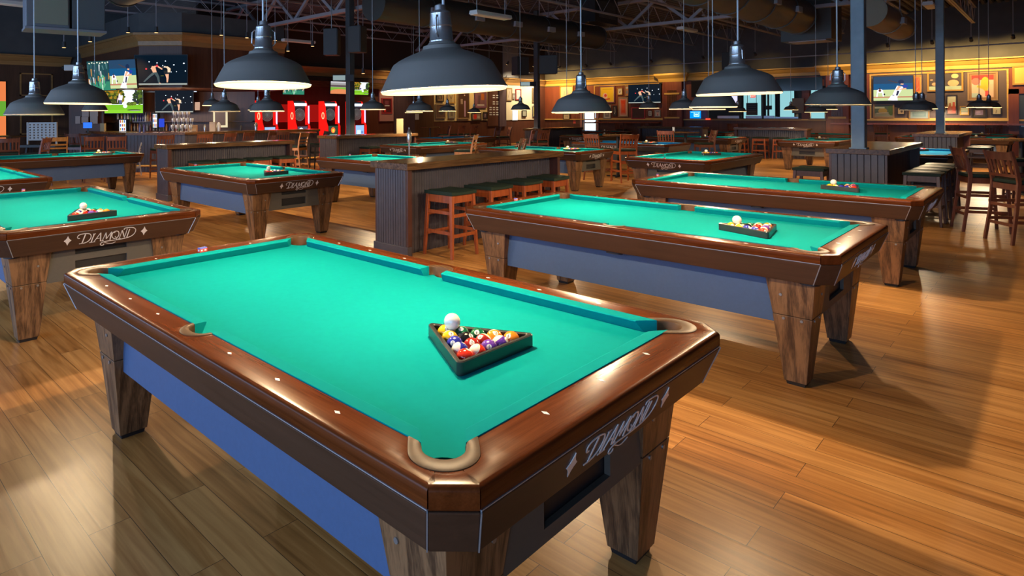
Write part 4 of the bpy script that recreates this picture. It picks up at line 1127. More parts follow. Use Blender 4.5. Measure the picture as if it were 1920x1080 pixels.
# steel columns
for (x, y, w, lb) in ((10.98, 2.02, .165, 'thick bluish square column standing in the near beadboard counter'), (20.1, 2.05, .165, 'second bluish square column, standing in the farther counter'),
                      (10.45, 13.0, .17, 'dark square column in front of the dart machines with two loudspeakers'), (19.35, 13.25, .17, 'dark square column before the cream corner')):
    t = thing('steel_column', lb, 'column', (x, y, 0), 0, 'square steel columns')
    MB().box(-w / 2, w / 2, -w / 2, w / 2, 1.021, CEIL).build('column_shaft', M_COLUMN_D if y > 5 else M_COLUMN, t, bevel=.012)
    MB().box(-w / 2 - .02, w / 2 + .02, -w / 2 - .02, w / 2 + .02, 1.0205, 1.036).build('base_plate', M_COLUMN, t)

# ------------------------------------------------------------------ roof steel
ZG0, ZG1 = 4.38, 5.2
def girder(x, y0, y1, label):
    t = thing('roof_girder', label, 'roof truss', (0, 0, 0), 0, 'heavy roof girders')
    for z, nm in ((ZG0, 'bottom_chord'), (ZG1, 'top_chord')): MB().box(x - .09, x + .09, y0, y1, z - .045, z + .045).build(nm, M_TRUSS, t)
    n = int((y1 - y0) / 1.9)
    for i in range(n):
        a = y0 + (y1 - y0) * i / n; c = y0 + (y1 - y0) * (i + 1) / n; m = (a + c) / 2
        MB().bar((x, a, ZG0), (x, m, ZG1), .09, .07, up=(1, 0, 0)).build('web_brace', M_TRUSS, t); MB().bar((x, m, ZG1), (x, c, ZG0), .09, .07, up=(1, 0, 0)).build('web_brace', M_TRUSS, t)
girder(10.7, YF + .1, YL - .3, 'heavy roof girder running over the dart machine column')
girder(19.7, YF + .1, YB - .2, 'heavy roof girder in front of the art wall')
def joist(y, x0, x1, label):
    t = thing('ceiling_joist', label, 'roof truss', (0, y, 0), 0, 'open-web roof joists')
    z0, z1 = 4.62, 5.22
    b = MB()
    for s in (-1, 1): b.bar((x0 + .6, s * .028, z0), (x1 - .6, s * .028, z0), .045, .045)
    b.build('bottom_chord', M_TRUSS, t)
    b = MB()
    for s in (-1, 1): b.bar((x0, s * .028, z1), (x1, s * .028, z1), .045, .045)
    b.build('top_chord', M_TRUSS, t)
    b = MB(); n = int((x1 - x0) / .6)
    P = [(x0 + (x1 - x0) * i / n, 0, z0 if i % 2 else z1) for i in range(n + 1)]
    b.tube(P, .013, 5)
    b.build('web_rod', M_TRUSS, t)
    return t
jy = [-3.6, -1.7, 0.2, 2.1, 4.0, 5.9, 7.8, 9.7, 11.6, 13.5, 15.4, 17.3, 19.2]
for x0, x1, bay in ((XL + .1, 10.5, 'near bay'), (10.9, 19.5, 'middle bay'), (19.9, XW - .05, 'far bay')):
    for i, y in enumerate(jy):
        joist(y, x0, x1, 'open-web roof joist of the %s, %s from the window end' % (bay, ('first second third fourth fifth sixth seventh eighth ninth tenth eleventh twelfth thirteenth'.split())[i]))
# round ducts, boxes, lights under the roof
def duct(pts, r, label, m=None):
    t = thing('round_duct', label, 'air duct', (0, 0, 0), 0, 'round air ducts')
    MB().tube(pts, r, 24).build('duct_run', m or M_DUCT, t, smooth=True, angle=50)
    a, c = Vector(pts[0]), Vector(pts[-1]); n = max(2, int((c - a).length / 1.6))
    for i in range(n + 1):
        p = a + (c - a) * ((i + .02) / (n + .04)); d = (c - a).normalized() * .03
        MB().tube([p - d, p + d], r + .02, 24).build('duct_band', m or M_DUCT, t, smooth=True)
    for i in range(1, n):
        p = a + (c - a) * (i / n); MB().box(p.x - .16, p.x + .16, p.y - r - .06, p.y - r + .03, p.z - .12, p.z + .02).build('air_grille', M_TRUSS, t)
    for i in range(n + 1):
        p = a + (c - a) * ((i + .05) / (n + .1)); MB().tube([(p.x, p.y, p.z + r), (p.x, p.y, CEIL)], .012, 6).build('hanger_rod', M_TRUSS, t)
p0, p1 = on_y(700, 24, 10.7), on_y(1118, 82, 10.7)
duct([(p0.x, 10.7, 4.05), (p1.x, 10.7, 4.05)], .38, 'long round air duct above the middle tables')
duct([(10.9, 4.9, 4.1), (19.2, 4.9, 4.1)], .46, 'big round air duct towards the thick column')
duct([(16.2, 2.8, 3.66), (20.0, 2.8, 3.66)], .30, 'short tan round duct right of the thick column', mat('duct_tan', (.20, .15, .09), .5, .2))
duct([(4.28, 12.0, 3.98), (4.28, 5.5, 3.98)], .40, 'round air duct above the bar corner')
p = at_d(1178, 72, 26)
t = thing('air_unit', 'black square duct box hanging beside the long duct end', 'air unit', (18.3, 10.06, 0))
MB().box(-.9, .5, -.26, .20, 4.35, CEIL + .03).build('unit_body', M_BLACK, t); MB().box(-.7, .3, -.30, -.281, 4.5, 5.0).build('unit_panel', M_SPEAKER, t)
t = thing('air_unit', 'dark duct box at the end of the big round duct', 'air unit', (20.3, 4.85, 0))
MB().box(-.45, .7, -.6, .6, 3.52, CEIL + .03).build('unit_body', M_DUCT, t); MB().box(-.3, .5, -.45, .45, 3.50, 3.519).build('unit_grille', M_TRUSS, t)

def tube_light(px, py, d, L, ang, label):
    p = at_d(px, py, d); t = thing('ceiling_strip_light', label, 'ceiling light', (p.x, p.y, p.z), ang, 'hanging strip lights')
    MB().loft([[(x, -.11, 0), (x, .11, 0), (x, .09, .07), (x, -.09, .07)] for x in (-L / 2, L / 2)], caps=True).build('light_housing', M_WHITE, t)
    MB().box(-L / 2 + .02, L / 2 - .02, -.095, .095, -.018, -.0005).build('light_diffuser', mat('diffuser_off', (.8, .78, .7), .5), t)
    for s in (-1, 1): MB().tube([(s * L * .4, 0, .07), (s * L * .4, 0, CEIL - p.z)], .006, 5).build('light_wire', M_CORD, t)
tube_light(921, 31, 13.0, 1.15, 0.0, 'white strip light hanging above the long duct')
tube_light(1289, 57, 20.0, 1.15, 0.0, 'white strip light glowing pale near the art wall')
tube_light(1744, 12, 15.5, .9, 0.0, 'boxy light beside the second column top')
tube_light(14, 8, 13, 1.3, 0.1, 'pale tube light at the frame corner')
tube_light(560, 79, 20.5, 1.2, 0.0, 'pinkish strip light over the dart machines')

# loudspeakers
def speaker(loc, rz, label, w=.40, h=.66, d=.36):
    t = thing('loudspeaker', label, 'loudspeaker', loc, rz, 'hanging loudspeakers')
    MB().prism([(-w / 2, -d / 2), (w / 2, -d / 2), (w / 2 * .72, d / 2), (-w / 2 * .72, d / 2)], 0, h).build('speaker_box', M_SPEAKER, t, bevel=.012)
    MB().box(-w / 2 + .02, w / 2 - .02, -d / 2 - .012, -d / 2 - .0005, .03, h - .03).build('speaker_grille', mat('grille_dark', (.055, .06, .06), .7), t)
    MB().tube([(0, 0, h + .0005), (0, 0, CEIL - loc[2])], .012, 6).build('hanger_rod', M_STEEL, t)
p = at_d(622, 104, 15.8); speaker((p.x, p.y, p.z), radians(40), 'black loudspeaker on the left of the dart machine column')
p = at_d(659, 99, 15.8); speaker((p.x + .12, p.y - .12, p.z), radians(-75), 'black loudspeaker facing us on the dart machine column')
p = at_d(974, 141, 21.6); speaker((p.x, p.y, p.z), radians(-10), 'black loudspeaker left of the cream corner column', .55, .62)
p = at_d(1009, 139, 21.2); speaker((p.x + .25, p.y - .25, p.z), radians(-60), 'black loudspeaker right of the cream corner column', .60, .62)
p = at_d(1364, 131, 24); speaker((p.x, p.y, p.z), radians(-70), 'dark loudspeaker hung on two wires before the art wall')
# big hung cabinet at the upper frame edge
p = at_d(123, 57, 8.0)
t = thing('hanging_cabinet', 'large grey boxy unit hanging from the roof at the upper frame edge', 'air unit', (p.x, p.y, p.z), radians(-8))
k = MB().box(-.45, .02, -.20, .20, 0, .95).build('unit_body', mat('unit_grey', (.15, .155, .18), .5, .2), t, bevel=.01)
MB().box(-.36, .0, -.215, -.201, .04, .93).build('unit_panel', mat('unit_khaki', (.20, .20, .15), .6), t)
MB().box(.05, .43, -.18, .2, .0, .95).build('unit_cover', mat('unit_dark', (.09, .10, .11), .5), t, bevel=.01)
MB().box(-.46, .44, -.22, .22, -.03, -.0005).build('unit_tray', mat('unit_grey2', (.25, .25, .28), .4, .3), t)
for x in (-.40, .40): MB().tube([(x, 0, .96), (x, 0, CEIL - p.z)], .012, 6).build('hanger_rod', M_STEEL, t)
# camera boxes on the columns
for px, py, d, lb in ((644, 92 + 55, 15.8, 'small bracket box on the dart machine column'), (990, 158, 21.6, 'small lit sign box on the cream corner column')):
    p = at_d(px, py, d - .2); t = thing('sign_box', lb, 'sign', (p.x, p.y, p.z), -YAW)
    MB().box(-.26, .26, -.06, .06, -.07, .09).build('box_body', M_BLACK, t)
    MB().box(-.25, .05, -.075, -.061, -.05, .07).build('box_face', emi((.45, .6, .62), .5), t)
# pipe runs and sprinkler line across the art wall
p = on_x(1400, 112, 26.5)
t = thing('sprinkler_pipe', 'long thin pipe crossing above the art wall cornice', 'pipe', (26.5, 0, p.z))
MB().tube([(0, YF + .2, 0), (0, YB - .3, 0)], .022, 8).build('pipe_run', M_TRUSS, t, smooth=True)
for y in (-1, 4, 9, 14): MB().tube([(0, y, .02), (0, y, CEIL - p.z)], .008, 5).build('hanger_rod', M_TRUSS, t)

# track spots: body, lens, lamp stem
def track_spot(p, aim, label, on=1.0, stem=None):
    t = thing('track_spot', label, 'spotlight', p, 0, 'small ceiling spotlights')
    q = (Vector(aim) - Vector(p)).normalized()
    b = MB().tube([Vector((0, 0, 0)) - q * .10, q * .06], [.045, .055], 14); b.build('spot_body', M_SPEAKER, t, smooth=True, angle=50)
    MB().tube([q * .0601, q * .066], .048, 14).build('spot_lens', emi((1.0, .62, .25), 3.0 * on) if on else M_CORD, t)
    MB().tube([(0, 0, .03), (0, 0, (stem if stem else CEIL - p[2]))], .009, 6).build('spot_stem', M_TRUSS, t)
def spot(name, loc, aim, power, col, ang=60, blend=.6, r=.05):
    l = bpy.data.lights.new(name, 'SPOT'); l.energy = power; l.color = col; l.spot_size = radians(ang); l.spot_blend = blend; l.shadow_soft_size = r
    o = bpy.data.objects.new(name, l); COL.objects.link(o); o.location = loc
    o.rotation_euler = (Vector(aim) - Vector(loc)).to_track_quat('-Z', 'Y').to_euler(); return o
GOLDL = (1.0, .60, .20)
for i, (px, pw) in enumerate(((1040, 330), (1075, 330), (1130, 150), (1175, 90), (1250, 140), (1345, 40), (1440, 40), (1590, 110), (1680, 260), (1760, 330), (1830, 330), (1905, 330))):
    y = yx(px); y2 = y
    z = 3.95; loc = (XW - 1.6, y, z); aim = (XW, y, 3.0)
    spot('wall_wash', (loc[0] + .07, y, z - .08), aim, pw * .75, GOLDL, 88, .9)
    track_spot(loc, aim, 'spotlight above the art wall, %s along from the bright door corner' % ('first second third fourth fifth sixth seventh eighth ninth tenth eleventh twelfth'.split()[i]), 1.0)
for i, px in enumerate((955, 985, 1003)):
    x = xb(px); spot('corner_wash', (x, YB - 1.5, 3.9), (x, YB, 2.2), 260, (1.0, .80, .50), 90, .8)
    track_spot((x, YB - 1.56, 3.98), (x, YB, 2.2), 'spotlight over the cream corner, %s of three' % ('first', 'second', 'third')[i])
for i, px in enumerate((725, 830, 870, 905)):
    x = xb(px); spot('panel_wash', (x, YB - 1.5, 3.9), (x, YB, 2.0), 120, (1.0, .68, .33), 80, .8)
    track_spot((x, YB - 1.56, 3.98), (x, YB, 2.0), 'spotlight over the gold picture panel, %s of four' % ('first', 'second', 'third', 'fourth')[i])
# downlights around the bar soffit
for i, (px, py, d) in enumerate(((120, 85, 17.5), (169, 74, 17.8), (240, 57, 17.6), (293, 57, 17.0), (415, 62, 18.0), (463, 67, 18.6), (516, 72, 19), (540, 92, 19), (586, 83, 19.5), (681, 134, 19.5))):
    p = at_d(px, py, d); track_spot((p.x, p.y, p.z), (p.x, p.y, 0), 'small warm downlight over the bar area, %s from the frame edge' % ('first second third fourth fifth sixth seventh eighth ninth tenth'.split()[i]), .6)
    if i in (2, 3, 4, 6, 8): spot('bar_down', (p.x, p.y, p.z - .1), (p.x + .5, p.y + .5, 0), 320, (1.0, .62, .30), 70, .8)
# ------------------------------------------------------------------ television pictures drawn as flat shapes (unit square, x right, y up)
def ell(cx, cy, rx, ry, n=18, a=0): return [(cx + rx * cos(t) * cos(a) - ry * sin(t) * sin(a), cy + rx * cos(t) * sin(a) + ry * sin(t) * cos(a)) for t in [2 * pi * i / n for i in range(n)]]
def limb(P, w):
    P = [Vector(p) for p in P]; L, R = [], []
    for i, p in enumerate(P):
        d = (P[min(i + 1, len(P) - 1)] - P[max(i - 1, 0)]).normalized(); ww = (w[i] if isinstance(w, (list, tuple)) else w) / 2
        q = Vector((-d.y, d.x)) * ww; L.append(tuple(p + q)); R.append(tuple(p - q))
    return L + R[::-1]
def rect(x0, y0, x1, y1): return [(x0, y0), (x1, y0), (x1, y1), (x0, y1)]
SKIN = (.55, .28, .17)
def pic_boxing():
    S = [(rect(0, 0, 1, 1), (.0008, .0045, .010)), (rect(0, 0, 1, .05), (.22, .24, .22))]
    for x, y, r in ((.28, .78, .012), (.43, .74, .013), (.59, .80, .012), (.75, .67, .014), (.94, .72, .016), (.54, .65, .010), (.58, .62, .010), (.32, .55, .010), (.80, .44, .008), (.97, .46, .012), (.70, .43, .008)): S.append((ell(x, y, r, r * 1.5, 8), (.75, .85, .95)))
    S.append((ell(.225, .54, .018, .03, 8), (.55, .03, .04)))
    S += [(limb([(.39, .42), (.30, .30), (.18, .10)], [.07, .05, .03]), (.045, .065, .07)), (limb([(.40, .42), (.45, .26), (.47, .06)], [.07, .05, .03]), (.035, .055, .06)),
          (limb([(.39, .42), (.36, .56), (.37, .63)], [.07, .09, .07]), SKIN), (limb([(.38, .62), (.45, .62), (.53, .52)], [.04, .035, .03]), SKIN), (ell(.43, .64, .022, .045, 10), (.45, .03, .04)), (limb([(.46, .60), (.52, .54)], .035), SKIN)]
    S += [(limb([(.62, .36), (.63, .22), (.625, .08)], [.07, .04, .025]), SKIN), (limb([(.60, .48), (.62, .36)], [.09, .10]), (.012, .014, .016)), (limb([(.55, .60), (.62, .60), (.66, .54), (.66, .42)], [.03, .05, .06, .05]), (.62, .42, .28)), (ell(.545, .60, .02, .03, 10), (.03, .03, .03)), (limb([(.47, .06), (.50, .05)], .02), SKIN)]
    S.append((rect(.50, .30, .56, .305), (.35, .35, .03)))
    return S
def pic_golf():
    S = [(rect(0, 0, 1, .38), (.13, .33, .015)), (rect(0, .36, 1, 1), (.78, .86, .90)), (rect(0, 0, 1, .14), (.16, .40, .02)), (rect(0, .38, .46, 1), (.035, .045, .008)), (rect(0, .55, .20, 1), (.16, .08, .01)), (rect(.84, .38, 1, .93), (.02, .035, .008))]
    rnd = random.Random(3)
    for (x0, x1, y0, y1, n, cols) in ((0, .5, .45, .98, 60, ((.02, .035, .005), (.05, .075, .008), (.14, .13, .01), (.25, .13, .01))), (.78, 1.0, .40, .98, 40, ((.02, .04, .008), (.06, .10, .01), (.015, .02, .02))), (.62, .85, .36, .44, 14, ((.12, .16, .02), (.06, .09, .01)))):
        for _ in range(n): S.append((ell(rnd.uniform(x0, x1), rnd.uniform(y0, y1), rnd.uniform(.03, .07), rnd.uniform(.04, .08), 7), rnd.choice(cols)))
    for x in (.02, .30): S.append((limb([(x + .05, .38), (x + .06, .75)], .03), (.02, .015, .01)))
    S.append((limb([(.67, .40), (.67, .95)], .006), (.35, .38, .35)))
    S += [(limb([(.42, .40), (.43, .60)], .035), (.06, .06, .16)), (limb([(.46, .40), (.46, .60)], .035), (.07, .07, .18)), (limb([(.44, .56), (.45, .76)], [.09, .11]), (.70, .62, .74)), (limb([(.44, .72), (.38, .62), (.36, .44)], [.04, .03, .01]), (.55, .42, .45)), (ell(.42, .80, .022, .04, 10), (.55, .45, .45))]
    S += [(ell(.565, .30, .055, .085, 18), (.75, .77, .80)), (ell(.80, .13, .19, .03, 16), (.02, .03, .012)), (ell(.82, .105, .14, .018, 16), (.20, .22, .16))]
    return S
def pic_batter():
    S = [(rect(0, 0, 1, 1), (.012, .035, .075)), (rect(0, .45, 1, .70), (.004, .055, .14)), (rect(0, 0, 1, .45), (.36, .42, .20)), (rect(0, .115, 1, .17), (.33, .14, .08)),
         (limb([(.38, .85), (.62, .72)], [.02, .03]), (.05, .03, .025))]
    S += [(limb([(.50, -.0), (.53, .16), (.57, .22)], [.26, .17, .13]), (.68, .66, .74)), (limb([(.55, .18), (.62, .38), (.69, .58)], [.14, .16, .17]), (.74, .72, .78)), (limb([(.60, .20), (.64, .40)], [.05, .06]), (.012, .016, .04)),
          (limb([(.68, .58), (.60, .42), (.72, .46)], [.09, .07, .05]), SKIN), (limb([(.70, .46), (.84, .48)], [.05, .05]), SKIN), (ell(.81, .58, .07, .06, 12), (.012, .03, .22)), (ell(.71, .76, .072, .085, 14), (.006, .016, .05)), (limb([(.70, .67), (.77, .66)], .05), SKIN), (rect(.49, .20, .54, .235), (.01, .012, .05))]
    S += [(limb([(.09, .16), (.11, .38)], .035), (.60, .58, .68)), (limb([(.26, .17), (.24, .38)], .035), (.60, .58, .68)), (ell(.17, .40, .085, .085, 12), (.62, .60, .70)), (ell(.17, .42, .035, .055, 10), (.10, .03, .02)), (ell(.285, .26, .022, .04, 8), (.01, .01, .015)), (ell(.165, .50, .025, .03, 8), (.03, .02, .03))]
    return S
def pic_team():
    S = [(rect(0, 0, 1, 1), (.010, .045, .050)), (rect(0, 0, 1, .30), (.02, .14, .085)), (ell(.52, .30, .13, .24, 14), (.06, .24, .13)), (rect(.50, 0, .525, .22), (.5, .62, .5))]
    rnd = random.Random(11)
    for i in range(46):
        x = rnd.uniform(.03, .97); y = rnd.uniform(.35, .95); c = rnd.choice(((.30, .14, .04), (.05, .12, .13), (.35, .38, .38), (.012, .03, .045), (.02, .06, .07), (.42, .20, .08)))
        S.append((limb([(x, y), (x + rnd.uniform(-.05, .05), y - rnd.uniform(.12, .28))], [.05, .03]), c))
    for i in range(8): S.append((ell(.12 + .1 * i, .93 + .02 * (i % 2), .03, .022, 8), (.6, .6, .45)))
    return S
def pic_diamondfield():
    return [(rect(0, 0, 1, 1), (.20, .19, .19)), (rect(0, .55, 1, .72), (.07, .05, .055)), (rect(0, .88, 1, 1), (.33, .33, .35)), (rect(0, 0, 1, .55), (.12, .27, .03)), (ell(.5, 0, .62, .40, 22), (.45, .15, .06)), (rect(-.0, .54, 1, .56), (.3, .3, .25))]
def clip_unit(P):
    for ax, lim, sg in ((0, 0, 1), (0, 1, -1), (1, 0, 1), (1, 1, -1)):
        Q = []
        for i, p in enumerate(P):
            q = P[(i + 1) % len(P)]; dp, dq = sg * (p[ax] - lim), sg * (q[ax] - lim)
            if dp >= 0: Q.append(p)
            if (dp >= 0) != (dq >= 0):
                t = dp / (dp - dq); Q.append((p[0] + (q[0] - p[0]) * t, p[1] + (q[1] - p[1]) * t))
        P = Q
        if len(P) < 3: return []
    return P
def picture_mb(shapes, w, h, step=.0006):
    """flat picture in local XZ, facing -Y, centred; every shape a hair in front of the one below"""
    b = MB(); cols = []
    for i, (P, c) in enumerate(shapes):
        P = clip_unit([tuple(p) for p in P])
        if not P: continue
        if c not in cols: cols.append(c)
        b.add([((x - .5) * w, -i * step, (y - .5) * h) for x, y in P], [tuple(range(len(P)))], cols.index(c))
    return b, cols
def television(p, w, h, yaw, label, shapes, gain=1.6, tilt=0.0, depth=.05):
    t = thing('television', label, 'television', p, yaw, 'wall televisions')
    t.rotation_euler = (tilt, 0, yaw)
    MB().box(-w / 2 - .015, w / 2 + .015, .0, depth, -h / 2 - .015, h / 2 + .015).build('bezel', M_BLACK, t)
    b, cols = picture_mb(shapes, w, h)
    o = b.build('screen', [emi(c, gain) for c in cols], t); o.location.y = -.002
    MB().box(-.12, .12, depth, depth + .10, -.10, .10).build('wall_mount', M_BLACK, t)
def tv_on(px0, px1, pyt, pyb, plane, label, shapes, **k):
    if plane[0] == 'x':
        a, c = on_x(px0, pyt, plane[1]), on_x(px1, pyb, plane[1]); m = on_x((px0 + px1) / 2, (pyt + pyb) / 2, plane[1]); t_ = on_x((px0 + px1) / 2, pyt, plane[1]); u_ = on_x((px0 + px1) / 2, pyb, plane[1]); yaw = -pi / 2
    elif plane[0] == 'y':
        a, c = on_y(px0, pyt, plane[1]), on_y(px1, pyb, plane[1]); m = on_y((px0 + px1) / 2, (pyt + pyb) / 2, plane[1]); t_ = on_y((px0 + px1) / 2, pyt, plane[1]); u_ = on_y((px0 + px1) / 2, pyb, plane[1]); yaw = 0
    else:
        d = plane[1]; a, c = at_d(px0, pyt, d), at_d(px1, pyb, d); m = at_d((px0 + px1) / 2, (pyt + pyb) / 2, d); t_ = at_d((px0 + px1) / 2, pyt, d); u_ = at_d((px0 + px1) / 2, pyb, d); yaw = -YAW if len(plane) < 3 else plane[2]
    w = (Vector((a.x, a.y)) - Vector((c.x, c.y))).length
    television(m, w, t_.z - u_.z, yaw, label, shapes, **k)
tv_on(1178, 1238, 158.5, 193, ('x', XW - .18), 'television with two boxers on the art wall', pic_boxing())
tv_on(1637, 1711, 143, 188.5, ('x', XW - .18), 'television with a baseball batter beside the thick column', pic_batter())
tv_on(252, 351, 103.5, 159, ('d', 18.2), 'big television with two boxers on the bar soffit front', pic_boxing())
tv_on(291, 362, 170, 210.5, ('d', 20.3), 'lower television with two boxers behind the bar', pic_boxing())
tv_on(196, 268, 168.5, 212, ('d', 20.3), 'television with a golfer and ball behind the bar', pic_golf())
p = at_d(230, 139, 17.7); television((p.x, p.y, p.z), .98, .80, -YAW - .38, 'television with a batter on the bar soffit side', pic_batter(), tilt=.10)
p = at_d(190, 142, 18.1); television((p.x, p.y, p.z), 1.0, .84, -YAW - .36, 'television with a football huddle at the end of the bar soffit', pic_team(), tilt=.12)
tv_on(531, 571, 151.5, 177, ('y', YB - .75), 'television with a football huddle above the dart machines', pic_team(), tilt=.08)
tv_on(620, 655, 153, 176, ('y', YB - .75), 'television with a ball field half hidden by the dark column', pic_diamondfield(), tilt=.08)
tv_on(661, 691, 154.5, 177.5, ('y', YB - .75), 'television with a golf green above the last dart machine', pic_golf(), tilt=.08)
p = on_y(-3, 207, YL - .1); television((p.x - .1, p.y, p.z), .62, 1.9, 0, 'tall orange and green screen cut by the frame edge', [(rect(0, 0, 1, 1), (.75, .20, .06)), (rect(0, .40, 1, .66), (.12, .35, .03))], gain=1.0)

# ------------------------------------------------------------------ framed pictures
def framed(px0, px1, pyt, pyb, plane, label, frame, matc, art, shapes, fw=.05, mw=.06, gloss=.25):
    f = on_x if plane[0] == 'x' else on_y
    a, c = f(px0, pyt, plane[1]), f(px1, pyb, plane[1]); cx = (px0 + px1) / 2
    m = f(cx, (pyt + pyb) / 2, plane[1]); h = f(cx, pyt, plane[1]).z - f(cx, pyb, plane[1]).z
    w = abs(a.y - c.y) if plane[0] == 'x' else abs(a.x - c.x)
    t = thing('framed_picture', label, 'picture', m, -pi / 2 if plane[0] == 'x' else 0, 'framed pictures on the walls')
    fw = min(fw, w * .12, h * .12); mw = min(mw, w * .16, h * .16)
    b = MB(); o = [(-w / 2, -h / 2), (w / 2, -h / 2), (w / 2, h / 2), (-w / 2, h / 2)]; i_ = [(x * (1 - 2 * fw / w), z * (1 - 2 * fw / h)) for x, z in o]
    b.loft([[(x, .0, z) for x, z in o], [(x, -.03, z) for x, z in o], [(x, -.03, z) for x, z in i_], [(x, -.012, z) for x, z in i_], [(x, 0, z) for x, z in i_]])
    b.build('frame', frame, t)
    if matc: MB().box(-w / 2 + fw, w / 2 - fw, -.010, -.004, -h / 2 + fw, h / 2 - fw).build('mat_board', paint(matc, .6), t)
    else: mw = 0
    W, H = w - 2 * fw - 2 * mw, h - 2 * fw - 2 * mw
    bb, cols = picture_mb([(rect(0, 0, 1, 1), art)] + shapes, W, H, .0004)
    k = bb.build('artwork', [paint(c_, .4) for c_ in cols], t); k.location.y = -.0115
    return t
F_GOLD, F_DARK, F_TAN, F_RED, F_PUR, F_GREY = mat('frame_gold', (.50, .28, .05), .35, .3), mat('frame_dark', (.025, .018, .015), .4), mat('frame_tan', (.33, .22, .11), .4), mat('frame_red', (.40, .04, .045), .4), mat('frame_purple', (.20, .07, .11), .4), mat('frame_grey', (.25, .24, .22), .4)
AX, BY = ('x', XW - .032), ('y', YB - .062)
